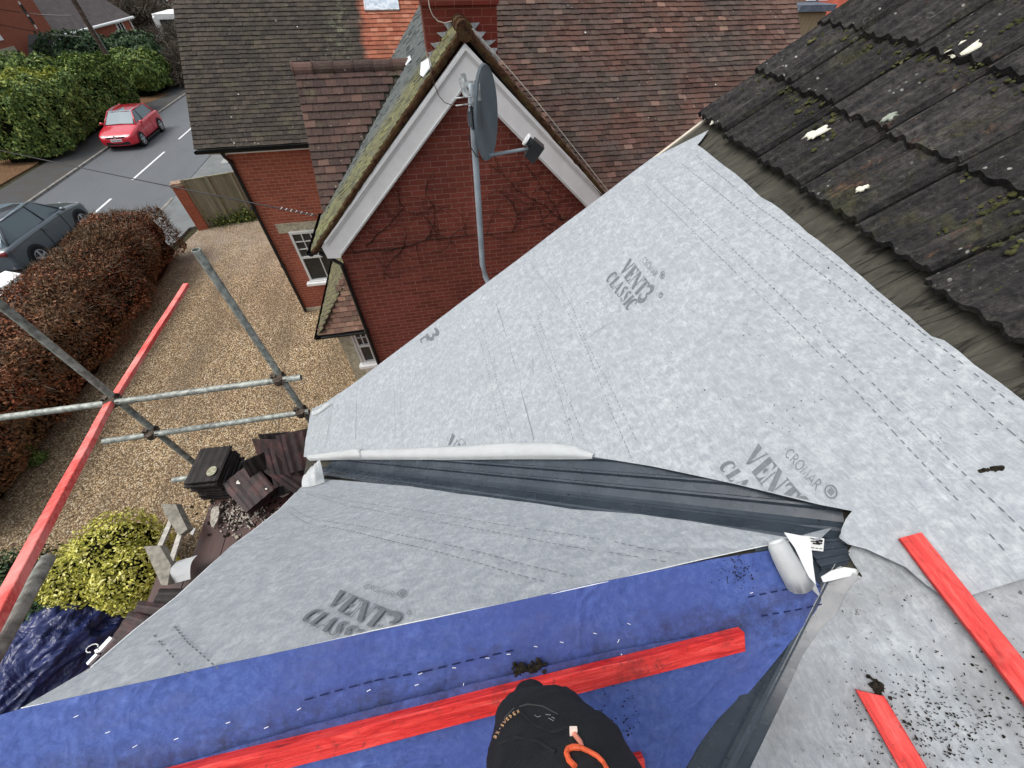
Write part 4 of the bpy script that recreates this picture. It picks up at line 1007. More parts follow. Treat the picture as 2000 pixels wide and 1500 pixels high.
for f in ([Vector((ge.x, ge.y, ez)), Vector((wl, ge.y, ez)), T1], [Vector((ge.x, ge.y, ez)), T1, Vector((wl, YW, T1.z)), Vector((ge.x, YW, ez))]): bm.faces.new([bm.verts.new(v-Vector((0, 0, .012))) for v in f])
bmesh.ops.solidify(bm, geom=bm.faces[:], thickness=.05); obj('roof_boarding', recalc(bm), M_FELT, nb)
gutter([Vector((ge.x-.03, ge.y-.04, ez-.02)), Vector((wl, ge.y-.04, ez-.02))], .05); gutter([Vector((ge.x-.04, ge.y-.06, ez-.02)), Vector((ge.x-.04, YW-.1, ez-.02))], .05)
bwx0 = ony(684, 652, byf).x
bm = bmesh.new(); box(bm, (bwx0+.0, byf+.02, 0), (wl-.02, byf+.12, .95)); obj('bay_base', recalc(bm), plain("cream_render", (.66, .64, .55), .8, .2, var=.06), nb)
window(bwx0+.02, wl-.02, 1.0, ez-.05, byf+.05, 4, 2, 2)
bm = bmesh.new(); box(bm, (bwx0-.02, byf+.0, .95), (bwx0+.02, YW, ez)); obj('bay_side_frame', recalc(bm), M_PAINTG, nb)
bm = bmesh.new(); box(bm, (cx0-.03, YW-.03, 0), (bwx0, YW, .12)); obj('plinth', recalc(bm), M_STONE, nb)
# --- bare creeper on the gable wall
M_VINE = plain("bare_creeper_stem", (.045, .026, .020), .9, .1, var=.3)
bm = bmesh.new(); yv = YG+.035
def vine(pts, r, kids=3, lvl=0):
    P_ = [ony(*p, yv) for p in pts]; sm_ = []
    for a_, b_ in zip(P_, P_[1:]):
        for k in range(5): q = a_.lerp(b_, k/5); sm_.append(q+Vector((noise.noise(q*7)*.03, -abs(noise.noise(q*9))*.012, noise.noise(q*7+Vector((5, 5, 5)))*.03)))
    sm_.append(P_[-1]); tube(bm, sm_, [r*(1-.7*i/len(sm_)) for i in range(len(sm_))], 5, False)
    if lvl < 2:
        for k in range(kids*2):
            q = random.choice(sm_); d = Vector((random.gauss(.2, .5), 0, random.gauss(.1, .5))); pp = [q]
            for s_ in range(7): d += Vector((random.gauss(0, .22), 0, random.gauss(.0, .22))); pp.append(pp[-1]+d.normalized()*random.uniform(.05, .11))
            pp = [p for p in pp if wl+.05 < p.x < wr-.05 and p.z < min(zwl(p.x), zwr(p.x))-.35]
            if len(pp) > 2:
                tube(bm, pp, [r*.5*(1-.7*i/len(pp)) for i in range(len(pp))], 4, False)
vine([(690, 494), (740, 488), (790, 484), (830, 468), (880, 463), (940, 458), (1000, 452), (1060, 440), (1110, 428)], .011, 8)
vine([(1100, 430), (1060, 400), (1010, 372), (980, 340), (955, 320)], .007, 8)
vine([(1100, 430), (1070, 380), (1040, 340), (1020, 315)], .006, 6)
vine([(715, 478), (740, 455), (770, 430), (790, 405)], .008, 5); vine([(790, 484), (770, 500), (752, 530), (748, 550)], .007, 4)
vine([(1000, 452), (1010, 425), (1000, 395), (970, 370)], .007, 6); vine([(830, 468), (850, 440), (845, 400), (830, 370), (850, 330)], .006, 7)
tag(obj('wall_creeper', bm, M_VINE), 'bare leafless creeper branching across the dark gable brickwork', 'climbing plant')
# --- satellite dish on its cranked pole (fixed to our own gable)
dy = 2.78
dt = ony(912, 205, dy)
dish = thing('satellite_dish', ony(960, 560, dy), 'grey satellite dish seen edge-on, on a cranked pole before the gable', 'satellite dish')
bm = bmesh.new(); pb = [ony(905, 200, dy), ony(912, 250, dy), ony(925, 340, dy), ony(941, 440, dy), ony(952, 515, dy), ony(956, 540, dy)]
pb[0].x = pb[1].x = pb[2].x = pb[3].x = pb[4].x = (pb[1].x+pb[4].x)/2
e_ = pb[4]; pb[5] = e_+Vector((.015, -.02, -.10)); pb += [e_+Vector((.05, -.08, -.20)), e_+Vector((.06, -.30, -.28))]
pb[0].z = pb[1].z+.22
tube(bm, pb, .0215, 14); obj('pole', bm, M_DISHL, dish, smooth=True)
px_ = pb[1]
# reflector: shallow bowl, axis mostly along +x and away, seen edge-on
dc = ony(953, 224, dy-.05); axx = Vector((.93, -.40, .05)).normalized()
upd = (Z_-axx*Z_.dot(axx)).normalized(); sdx = axx.cross(upd)
bm = bmesh.new(); rings = []; RW, RH, DP = .24, .235, .05
for i in range(9):
    t = i/8; ring = []
    for k in range(40):
        a_ = 2*math.pi*k/40; ring.append(bm.verts.new(dc+sdx*math.cos(a_)*RW*t+upd*math.sin(a_)*RH*t+axx*(DP*(t*t-1)+.0) + upd*0))
    rings.append(ring)
for r0, r1 in zip(rings[1:], rings[2:]):
    for k in range(40): bm.faces.new((r0[k], r0[(k+1) % 40], r1[(k+1) % 40], r1[k]))
bm.faces.new(rings[1]); 
for v in rings[0]: bm.verts.remove(v)
rim = [bm.verts.new(v.co-axx*.014+(v.co-dc).normalized()*.006) for v in rings[8]]
for k in range(40): bm.faces.new((rings[8][k], rings[8][(k+1) % 40], rim[(k+1) % 40], rim[k]))
bmesh.ops.solidify(bm, geom=bm.faces[:], thickness=.003)
obj('reflector', recalc(bm), M_DISH, dish, smooth=False)
# mounting bracket
bm = bmesh.new(); bk = px_+Vector((0, 0, .06))
obox(bm, bk, sdx, upd, axx, (-.05, .05), (-.06, .06), (.0, .01)); obox(bm, bk, sdx, upd, axx, (-.05, -.04), (-.06, .05), (.01, .045)); obox(bm, bk, sdx, upd, axx, (.02, .03), (-.06, .05), (.01, .045))
tube(bm, [bk-Z_*.05, bk+Z_*.03], .032, 12); tube(bm, [bk+axx*.03-sdx*.055, bk+axx*.03+sdx*.035], .007, 8)
obj('bracket', recalc(bm), plain("dark_bracket", (.05, .06, .07), .5, .4, var=.3), dish)
bm = bmesh.new()
for q in ((-.03, .02, .03), (.0, .05, -.01), (-.05, -.02, .03), (.02, .0, -.03), (.03, -.04, .01)):
    c = pb[0]+Vector((q[0], q[1]-.03, q[2]-.03)); obox(bm, c, *frame(Vector((q[1], 1, q[0]*6)), Vector((1, 0, q[2]*8))), (-.015, .015), (-.05, .05), (-.002, .002))
for q in (0, .035): tube(bm, [pb[0]+Vector((-.10, -.03, -.06-q)), pb[0]+Vector((-.01, -.03, -.055-q))], .004, 6)
obj('clamp', recalc(bm), plain("galvanised_clamp", (.45, .46, .45), .45, .4, metal=.3, var=.5, sc=30), dish)
# feed arm and LNB
fa = ony(952, 304, dy-.06); fb = ony(1032, 290, dy-.10)
bm = bmesh.new(); tube(bm, [fa, fa.lerp(fb, .5), fb], .010, 10); tube(bm, [ony(930, 225, dy-.02), ony(945, 295, dy-.05), fa], .012, 8); obj('feed_arm', recalc(bm), M_DISH, dish)
ld = (dc-fb).normalized(); lu = (Z_-ld*Z_.dot(ld)).normalized(); ls = ld.cross(lu); lc_ = fb+Vector((.02, 0, .0))
bm = bmesh.new(); obox(bm, lc_, ld, lu, ls, (-.06, .016), (-.055, .055), (-.040, .040)); tube(bm, [lc_+lu*.02, lc_+lu*.02+ld*.05], [.030, .026], 14); obj('feed_block', recalc(bm), M_BLK, dish)
bm = bmesh.new(); tube(bm, [lc_+lu*.02+ld*.051, lc_+lu*.02+ld*.062], [.036, .036], 18); obj('feed_cap', recalc(bm), M_PAINT, dish)
bm = bmesh.new(); obox(bm, lc_-ld*.051, lu, ls, ld, (-.03, .0), (-.02, .02), (-.001, .0)); obj('feed_label', recalc(bm), M_PAINTG, dish)
bm = bmesh.new(); tube(bm, [ony(915, 262, dy-.03), ony(918, 285, dy-.05), ony(930, 305, dy-.05), ony(945, 312, dy-.05)], .0035, 6, False); obj('feed_cable', bm, M_BLK, dish)
# --- cables on the cottage
bm = bmesh.new()
tube(bm, [ony(*p, 6.52) for p in ((834, -20), (839, 15), (845, 30), (855, 41), (868, 45), (880, 42), (893, 38), (903, 41), (912, 48), (922, 58))], .0055, 6)
tube(bm, [ony(*p, 5.80) for p in ((922, 56), (960, 98), (1000, 142), (1050, 200), (1100, 262), (1150, 325), (1195, 382))], .0055, 6)
tag(obj('aerial_cable', bm, plain("cream_cable", (.48, .45, .38), .6, .3, var=.1)), 'cream cable looping over the cottage ridge and down its right verge', 'cable')
bm = bmesh.new()
tube(bm, [ony(*p, 6.3) for p in ((815, -15), (822, 10), (828, 50), (835, 100))]+[ony(*p, 5.84) for p in ((842, 140), (848, 165), (858, 188), (868, 200), (882, 205), (895, 206))], .005, 6)
tag(obj('dish_cable', bm, plain("brown_cable", (.10, .065, .05), .6, .3, var=.1)), 'brown cable running down from the chimney to the satellite dish', 'cable')
# ================================================================ GROUND
n = NT("garden_soil"); n.bump(n.noise(20, 6, .7), .8, .03)
M_SOIL = n.done(n.ramp(n.noise(5, 7, .75), [(.3, (.018, .015, .010)), (.5, (.05, .042, .026)), (.62, (.05, .06, .022)), (.75, (.14, .115, .07))]), .95, .1)
n = NT("gold_gravel"); v1 = n.N('ShaderNodeTexVoronoi'); v1.inputs['Scale'].default_value = 33; n.L(n.co, v1.inputs['Vector'])
dd = v1.outputs['Distance']; cc = n.sep(v1.outputs['Color'])[0]
c = n.ramp(cc, [(0, (.12, .082, .044)), (.3, (.33, .225, .12)), (.6, (.54, .385, .215)), (.85, (.74, .56, .345)), (1, (.82, .73, .56))])
c = n.mix(n.ramp(dd, [(.38, 0.0), (.64, .7)]), c, (.07, .048, .028))
c = n.mix(n.ramp(n.noise(.9, 5, .65), [(.4, 0.0), (.7, .45)]), c, (.13, .085, .05)); c = n.mix(n.ramp(n.noise(.45, 4, .6, co=n.map((2.2, .35, 1))), [(.46, 0.0), (.62, .42)]), c, (.11, .08, .052))
x, y, z = n.sep(); c = n.mix(n.math('MULTIPLY', n.ramp(n.math('MULTIPLY', y, .05), [(.60, 0.0), (.78, .45)]), n.ramp(n.noise(1.5, 5), [(.35, .3), (.6, 1.0)])), c, (.42, .36, .30))
n.bump(n.math('MULTIPLY', dd, -1.0), 1.0, .03); M_GRAVEL = n.done(c, .8, .3)
n = NT("grey_asphalt"); x, y, z = n.sep()
c = n.mix(n.noise(60, 5, .7), (.075, .082, .09), (.15, .16, .168)); c = n.mix(n.ramp(n.noise(.5, 6, .65, co=n.map((1, .25, 1))), [(.35, 0.0), (.7, .5)]), c, (.075, .08, .086))
c = n.mix(n.ramp(n.vor(1.1, 'DISTANCE_TO_EDGE', co=n.map((1, .3, 1), loc=(2, 1, 0))), [(.0, .35), (.012, 0.0)]), c, (.04, .042, .045))
n.bump(n.noise(80, 4), .4, .004); M_ASPH = n.done(c, .6, .4)
n = NT("dark_pavement"); c = n.mix(n.noise(60, 5, .7), (.035, .036, .038), (.085, .086, .088)); c = n.mix(n.ramp(n.noise(1.2, 6, .7), [(.45, 0.0), (.65, .8)]), c, (.06, .05, .036)); n.bump(n.noise(70, 4), .4, .004)
M_PAVE = n.done(c, .75, .3)
n = NT("pale_pavement"); c = n.mix(n.noise(50, 5, .7), (.12, .13, .13), (.21, .22, .22)); c = n.mix(n.ramp(n.noise(1.2, 6, .7), [(.45, 0.0), (.65, .6)]), c, (.10, .105, .10)); M_PAVE2 = n.done(c, .7, .3)
n = NT("leaf_litter"); n.bump(n.noise(30, 6, .8), 1, .03)
M_LITTER = n.done(n.ramp(n.noise(24, 6, .8), [(.3, (.035, .022, .012)), (.5, (.15, .085, .045)), (.7, (.30, .19, .11))]), .95, .1)
M_KERB = plain("kerb_stone", (.22, .21, .19), .8, .2, var=.25, sc=5, bump=.3)
M_LINE = plain("road_paint", (.66, .68, .68), .6, .3, var=.12, sc=20)
def flat(name, pts, z, mat, t=.05):
    bm = bmesh.new(); poly_prism(bm, [Vector((p[0], p[1], z)) for p in pts], Vector((0, 0, -t))); return tag(obj(name, recalc(bm), mat), kind='structure')
bm = bmesh.new(); vs = [bm.verts.new(v) for v in ((-400, -300, -.03), (400, -300, -.03), (400, 600, -.03), (-400, 600, -.03))]; bm.faces.new(vs); tag(obj('ground', bm, M_SOIL), kind='structure')
gv = flat('gravel', [(-9.9, 1.2), (-1.3, 1.2), (-1.3, 11), (-4.6, 11), (-4.6, 16.5), (-7.2, 17.35), (-9.35, 17.0), (-9.75, 14.5), (-9.75, 9), (-9.5, 5.0)], .012, M_GRAVEL)
flat('road', [(-17.35, -60), (-11.6, -60), (-11.5, 20), (-11.9, 48), (-13, 110), (-18.4, 110), (-17.45, 48)], -.004, M_ASPH)
flat('pavement', [(-11.38, -60), (-11.15, -60), (-11.15, 15.0), (-9.9, 15.4), (-9.75, 16.9), (-7.4, 17.5), (-6.8, 24), (-8.2, 60), (-11.7, 60), (-11.4, 20)], .055, M_PAVE2, .2)
flat('pavement', [(-20.2, -60), (-17.47, -60), (-17.5, 30), (-17.57, 48), (-18.5, 110), (-20.5, 110), (-19.3, 45)], .06, M_PAVE, .2)
flat('kerb', [(-17.47, -60), (-17.35, -60), (-17.45, 48), (-17.57, 48)], .075, M_KERB, .2)
flat('kerb', [(-11.6, -60), (-11.47, -60), (-11.38, 20), (-11.5, 20)], .07, M_KERB, .2)
flat('verge_ground', [(-26, 17), (-20.2, 17), (-19.9, 26), (-21.2, 28.5), (-26, 28)], .03, M_LITTER)
flat('driveway', [(-25, 37.6), (-19.2, 37.3), (-18.6, 40.3), (-25, 40.5)], .065, M_LITTER)
dsh = []
for k in range(-4, 14):
    y0 = 22.75+(k*6.05); x_c = -14.2-.002*(y0-22)
    if y0 > 60: break
    d_ = flat('road_marking', [(x_c-.055, y0), (x_c+.055, y0), (x_c+.055, y0+3.9), (x_c-.055, y0+3.9)], .001, M_LINE, .003); 
flat('pavement_slab', [(-10.6, 24.0), (-9.2, 24.2), (-9.3, 26.2), (-10.7, 26.0)], .060, plain("pale_slab", (.30, .31, .29), .7, .2), .02)
# ================================================================ FOLIAGE
def leafmat(name, stops, rough=.6, extra=None):
    n = NT(name); c = n.ramp(n.island(), stops)
    if extra: c = n.mix(n.ramp(n.noise(extra[0], 4, .6), [(.42, 0.0), (.58, extra[1])]), c, extra[2])
    m = n.done(c, rough, .25); n.setin(n.p, 'Subsurface Weight', 0.0); return m
def leaves(N, samp, size, mat, name, parent, asp=.5, droop=.6, twig=False):
    V, F = [], []
    for i in range(N):
        p, nn = samp()
        d = (nn+Vector((random.gauss(0, droop), random.gauss(0, droop), random.gauss(0, droop)))).normalized()
        a = d.cross(Vector((random.gauss(0, 1), random.gauss(0, 1), random.gauss(0, 1)))).normalized(); b = d.cross(a)
        s = size*random.uniform(.6, 1.35); k = len(V)
        if twig: a, w_ = d, b*s*.035; V += [p-w_, p+w_, p+a*s+w_*.3, p+a*s-w_*.3]
        else: V += [p-a*s*.5, p+b*s*asp*.5+d*s*.06, p+a*s*.5, p-b*s*asp*.5+d*s*.06]
        F.append((k, k+1, k+2, k+3))
    me = bpy.data.meshes.new(name); me.from_pydata([v[:] for v in V], [], F); me.update(); me.materials.append(mat)
    o = bpy.data.objects.new(name, me); C.objects.link(o)
    if parent is not None:
        o.parent = parent; o.location = -parent.location
    return o
def box_sampler(x0, x1, y0, y1, z0, z1, rnd=.35, lump=.25, depth=.35, fn=None):
    A = [((x1-x0)*(y1-y0), 2), ((y1-y0)*(z1-z0), 0), ((y1-y0)*(z1-z0), 1), ((x1-x0)*(z1-z0), 3), ((x1-x0)*(z1-z0)*.3, 4)]
    T = sum(a for a, _ in A)
    def f():
        r = random.random()*T
        for a, k in A:
            if r < a: break
            r -= a
        x, y, z = random.uniform(x0, x1), random.uniform(y0, y1), random.uniform(z0, z1)
        if k == 2: z = z1; nn = Vector((0, 0, 1))
        elif k == 0: x = x1; nn = Vector((1, 0, 0))
        elif k == 1: x = x0; nn = Vector((-1, 0, 0))
        elif k == 3: y = y0; nn = Vector((0, -1, 0))
        else: y = y1; nn = Vector((0, 1, 0))
        c = Vector(((x0+x1)/2, (y0+y1)/2, (z0+z1)/2)); h = Vector(((x1-x0)/2, (y1-y0)/2, (z1-z0)/2)); q = Vector((x, y, z))-c
        # round the corners
        for a1, a2 in ((0, 2), (1, 2), (0, 1)):
            e1 = abs(q[a1])-(h[a1]-rnd); e2 = abs(q[a2])-(h[a2]-rnd)
            if e1 > 0 and e2 > 0:
                l = math.hypot(e1, e2)
                if l > rnd:
                    q[a1] = math.copysign(h[a1]-rnd+e1/l*rnd, q[a1]); q[a2] = math.copysign(h[a2]-rnd+e2/l*rnd, q[a2])
        p = c+q; nz = noise.noise(p*.9)*lump*1.3+noise.noise(p*2.3)*lump*.8
        nn = (nn+q.normalized()*.6).normalized(); p += nn*(nz-abs(random.gauss(0, depth*.5)))
        return p, nn
    return f
def core(bx, shrink, mat, parent, name='inner_branches', rnd=.3):
    x0, x1, y0, y1, z0, z1 = bx; bm = bmesh.new()
    sh_ = min(shrink*1.0+rnd, (x1-x0)*.30); sy_ = min(sh_, shrink+rnd*.55); box(bm, (x0+sh_, y0+sy_, z0), (x1-sh_, y1-sy_, z1-sy_)); bmesh.ops.subdivide_edges(bm, edges=bm.edges[:], cuts=6, use_grid_fill=True)
    for v in bm.verts: v.co += Vector((noise.noise(v.co*1.3), noise.noise(v.co*1.3+Vector((5, 0, 0))), noise.noise(v.co*1.3+Vector((0, 7, 0)))))*.22
    return obj(name, recalc(bm), mat, parent)
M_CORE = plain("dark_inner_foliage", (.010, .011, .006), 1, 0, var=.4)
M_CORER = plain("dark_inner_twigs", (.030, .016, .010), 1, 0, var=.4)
M_LG = leafmat("laurel_leaves", [(0, (.035, .068, .018)), (.5, (.10, .16, .036)), (.85, (.22, .29, .065)), (1, (.36, .40, .11))])
M_LY = leafmat("lit_top_leaves", [(0, (.13, .17, .03)), (.5, (.25, .29, .05)), (1, (.42, .42, .08))])
M_LD = leafmat("dark_leaves", [(0, (.016, .038, .018)), (.6, (.045, .085, .036)), (1, (.11, .17, .075))])
M_BEECH = leafmat("copper_beech_leaves", [(0, (.075, .022, .012)), (.5, (.20, .062, .027)), (.85, (.38, .135, .055)), (1, (.58, .30, .17))], extra=(.9, .75, (.13, .085, .04)))
M_TWIG = leafmat("hedge_twigs", [(0, (.045, .03, .018)), (.6, (.12, .085, .05)), (1, (.25, .19, .13))])
M_YS = leafmat("golden_euonymus_leaves", [(0, (.14, .15, .018)), (.35, (.38, .37, .05)), (.75, (.62, .58, .12)), (1, (.78, .73, .32))])
M_TW2 = leafmat("bare_shrub_twigs", [(0, (.05, .04, .03)), (1, (.16, .13, .10))])
def hedge(name, label, bx, N, size, mat, rnd=.5, lump=.3, depth=.4, cat='hedge', cmat=None, group=None, asp=.5):
    t = thing(name, ((bx[0]+bx[1])/2, (bx[2]+bx[3])/2, 0), label, cat, group)
    core(bx, .12, cmat or M_CORE, t, rnd=rnd*.6); leaves(N, box_sampler(*bx, rnd, lump, depth), size, mat, 'foliage', t, asp); return t
hB = (-11.25, -8.95, 4.2, 15.0, .10, 1.82)
t = hedge('beech_hedge', 'clipped copper beech hedge with russet winter leaves along the gravel', hB, 52000, .075, M_BEECH, .55, .22, .30, cmat=M_CORER)
leaves(15000, box_sampler(hB[0], hB[1], hB[2], hB[3], .6, 1.80, .55, .22, .15), .15, M_TWIG, 'twigs', t, droop=.5, twig=True)
hY = (-21.9, -18.75, 25.8, 36.6, 0, 2.9)
t = hedge('laurel_hedge', 'tall bulging green hedge beside the pavement, yellow-green on top', hY, 30000, .17, M_LG, .9, .38, .4)
leaves(9000, lambda f=box_sampler(hY[0]+.1, hY[1]-.7, hY[2]+.2, hY[3]-4.5, 2.5, 2.98, .8, .5, .12): f(), .20, M_LY, 'lit_top_foliage', t)  # paler yellow-green leaves: light on the hedge top put into their colour
hedge('laurel_hedge', 'long dark green hedge running in front of the brick house', (-42, -23.2, 34.5, 38.5, 0, 2.9), 16000, .24, M_LG, .8, .4, .5)
hedge('privet_hedge', 'rounded clipped green hedge beyond the telegraph pole', (-22.4, -18.7, 38.9, 43.6, 0, 2.35), 12000, .22, M_LG, 1.3, .35, .4)
def blob_sampler(c, r, lump=.4, inner=.35):
    def f():
        d = Vector((random.gauss(0, 1), random.gauss(0, 1), random.gauss(0, 1))).normalized()
        q = Vector((d.x*r[0], d.y*r[1], d.z*r[2])); k = 1+noise.noise(d*2.1+Vector(c)*.3)*lump+noise.noise(d*5+Vector(c)*.3)*lump*.5-abs(random.gauss(0, inner))*.4
        p = Vector(c)+q*k
        if p.z < .05: p.z = random.uniform(.05, .5)
        return p, d
    return f
def bush(name, label, cs, N, size, mat, cat='shrub', twigs=0, trunk=True, tm=None, lump=.4):
    t = thing(name, (cs[0][0][0], cs[0][0][1], 0), label, cat)
    for i, (c, r) in enumerate(cs): pass
    def f():
        c, r = random.choice(cs); return blob_sampler(c, r, lump)()
    leaves(N, f, size, mat, 'foliage', t)
    if twigs: leaves(twigs, f, size*3.2, tm or M_TW2, 'twigs', t, droop=.5, twig=True)
    bm = bmesh.new()
    for c, r in cs:
        g = bmesh.ops.create_icosphere(bm, subdivisions=3, radius=1, matrix=Matrix.Translation(c) @ Matrix.Diagonal((r[0]*.72, r[1]*.72, r[2]*.72, 1)))
        for v in g['verts']: v.co += (v.co-Vector(c))*noise.noise(v.co*1.5)*.3; v.co.z = max(v.co.z, .0)
    obj('inner_branches', bm, M_CORE, t)
    if trunk:
        bm = bmesh.new()
        for c, r in cs:
            for k in range(3): tube(bm, [Vector((cs[0][0][0]+random.gauss(0, .1), cs[0][0][1]+random.gauss(0, .1), 0)), Vector(c)*.5+Vector((cs[0][0][0], cs[0][0][1], 0))*.5+Vector((0, 0, .1)), Vector(c)+Vector((random.gauss(0, .2), random.gauss(0, .2), r[2]*.3))], [.06, .04, .02], 6)
        obj('stem', bm, M_TWIG, t)
    return t
bush('evergreen_tree', 'big dark evergreen standing behind the telegraph pole', [((-26.3, 45.8, 1.3), (3.2, 2.2, 1.75)), ((-22.8, 47.3, 1.3), (2.4, 2.2, 1.5))], 20000, .26, M_LD, 'tree')
bush('bare_shrub', 'brownish half bare shrub at the roadside near the white caravan', [((-20.2, 50.5, 1.3), (2.8, 3.0, 1.5)), ((-18.2, 45.0, 1.0), (1.4, 3.0, 1.1))], 9000, .16, M_TW2, twigs=16000)
bush('dark_tree', 'dark tree in front of the slate roofed wing of the brick house', [((-27.6, 48.5, 1.0), (1.5, 2.0, 1.5))], 6000, .26, M_LD, 'tree')
bush('bare_tree', 'pale bare tree crown far behind the white caravan', [((-24, 74, 1.8), (6, 4, 2.0)), ((-32, 72, 1.6), (3, 3, 1.8))], 7000, .25, M_TW2, 'tree', twigs=14000)
bush('golden_shrub', 'bright yellow-green variegated shrub below the scaffold', [(tuple(onz(232, 1075, .85)), (.62, .60, .62)), (tuple(onz(165, 1122, .8)), (.52, .52, .55)), (tuple(onz(258, 1128, .8)), (.52, .50, .52))], 17000, .058, M_YS, lump=.25)
bush('dark_shrub', 'dark green shrub behind the lower left scaffold tube', [(tuple(onz(20, 1150, .45)), (.75, .6, .55)), (tuple(onz(130, 1205, .35)), (.65, .45, .45)), (tuple(onz(60, 1200, .35)), (.6, .5, .45))], 9000, .075, M_LD)
bush('evergreen_plant', 'low green plant at the foot of the beech hedge end', [(tuple(onz(66, 897, .08)), (.24, .16, .13))], 1800, .06, M_LG, 'plant', trunk=False)
# ivy strip at the foot of the fence
t = thing('ivy', (-8.6, 17.0, 0), 'leafy ivy growing along the foot of the grey fence', 'ivy')
leaves(2600, lambda: ((lambda s: Vector((-9.3+s*1.9+random.gauss(0, .1), 17.0+s*.3+random.gauss(0, .12), abs(random.gauss(0, .22)))))(random.random()), Vector((0, -.5, 1))), .10, leafmat("ivy_leaves", [(0, (.03, .05, .015)), (.6, (.10, .14, .03)), (1, (.24, .25, .06))]), 'foliage', t)
# litter on soil near the tarpaulin
bm = bmesh.new()
tl_ = leaves(1600, lambda: (Vector((random.uniform(-8.6, -5.6), random.uniform(.9, 2.2), .02+random.random()*.03)), Vector((0, 0, 1))), .07, leafmat("fallen_leaves", [(0, (.06, .035, .02)), (1, (.30, .22, .12))]), 'fallen_leaves', None)
tag(tl_, 'fallen brown leaves on the soil beside the blue tarpaulin', 'leaves', kind='stuff')
# ================================================================ FENCE, PIER
pf = onz(390, 448); fr = onz(500, 426)
t = thing('panel_fence', pf, 'weathered grey-green close-boarded fence beside the cottage', 'fence')
n = NT("weathered_fence_board"); g = n.noise(1, 6, .7, co=n.map((14, 14, 1.4))); c = n.ramp(g, [(.3, (.12, .12, .08)), (.6, (.25, .245, .165)), (.8, (.38, .36, .26))]); n.bump(g, .5, .01); M_FEN = n.done(n.mix(.35, c, n.ramp(n.island(), [(0, (.10, .10, .065)), (1, (.34, .32, .24))])), .9, .1)
bm = bmesh.new(); d = Vector((fr.x-pf.x, fr.y-pf.y, 0)); L = d.length+.4; d.normalize(); s = Vector((-d.y, d.x, 0)); zt = 1.75
for k in range(int(L/.12)): obox(bm, pf+d*(.35+k*.12), d, s, Z_, (0, .125), (-.012+.010*(k % 2), .004+.010*(k % 2)), (.05, zt+random.uniform(-.01, .01)))
obj('boards', recalc(bm), M_FEN, t)
for k in (.33, 1.1, 1.9):
    bm = bmesh.new(); obox(bm, pf+d*k, d, s, Z_, (0, .09), (-.06, -.015), (0, zt+.05)); obj('post', recalc(bm), M_FEN, t)
bm = bmesh.new(); obox(bm, pf+d*.3, d, s, Z_, (0, L-.3), (-.03, .03), (zt, zt+.03)); obj('capping', recalc(bm), M_FEN, t)
t = thing('gate_pier', pf, 'orange brick pier with stone cap at the end of the fence', 'pier')
bm = bmesh.new(); obox(bm, pf, d, s, Z_, (-.02, .33), (-.15, .19), (0, 1.62)); obj('shaft', recalc(bm), M_BRKO, t)
bm = bmesh.new(); obox(bm, pf, d, s, Z_, (-.05, .36), (-.18, .22), (1.62, 1.68)); obox(bm, pf, d, s, Z_, (-.02, .33), (-.15, .19), (1.68, 1.74)); bmesh.ops.bevel(bm, geom=bm.edges[:], offset=.015, segments=1); obj('cap', recalc(bm), plain('pier_cap', (.30, .21, .15), .85, .2, var=.25), t)
# timber edging at the hedge foot
bm = bmesh.new(); a_ = onz(0, 925); obox(bm, Vector((a_.x-.6, a_.y-.1, 0)), X_, Y_, Z_, (0, 1.1), (0, .12), (0, .16)); tag(obj('timber_edging', recalc(bm), plain("brown_sleeper", (.16, .09, .045), .9, .1, var=.3)), 'brown timber edging board at the near end of the beech hedge', 'edging')
# ================================================================ CARS
def loftcar(prof, nx=14):
    """prof: list of (y, zbottom, [(halfwidth, z) ... up to centre top])"""
    bm = bmesh.new(); rows = []
    for y, pts in prof:
        L_ = [(-w_, z) for w_, z in pts]; R_ = [(w_, z) for w_, z in pts][::-1]
        if pts[-1][0] == 0: R_ = R_[1:]
        rows.append([bm.verts.new((x, y, z)) for x, z in L_+R_])
    for r0, r1 in zip(rows, rows[1:]):
        for k in range(len(r0)-1): bm.faces.new((r0[k], r0[k+1], r1[k+1], r1[k]))
        bm.faces.new((r0[-1], r0[0], r1[0], r1[-1]))
    bm.faces.new(rows[0][::-1]); bm.faces.new(rows[-1]); return recalc(bm)
def carpaint(name, col, fl):
    n = NT(name); return n.done(n.mix(n.noise(3, 3), col, tuple(c*.85 for c in col)), .28, .5, metal=fl, Coat_Weight=.8, Coat_Roughness=.05)
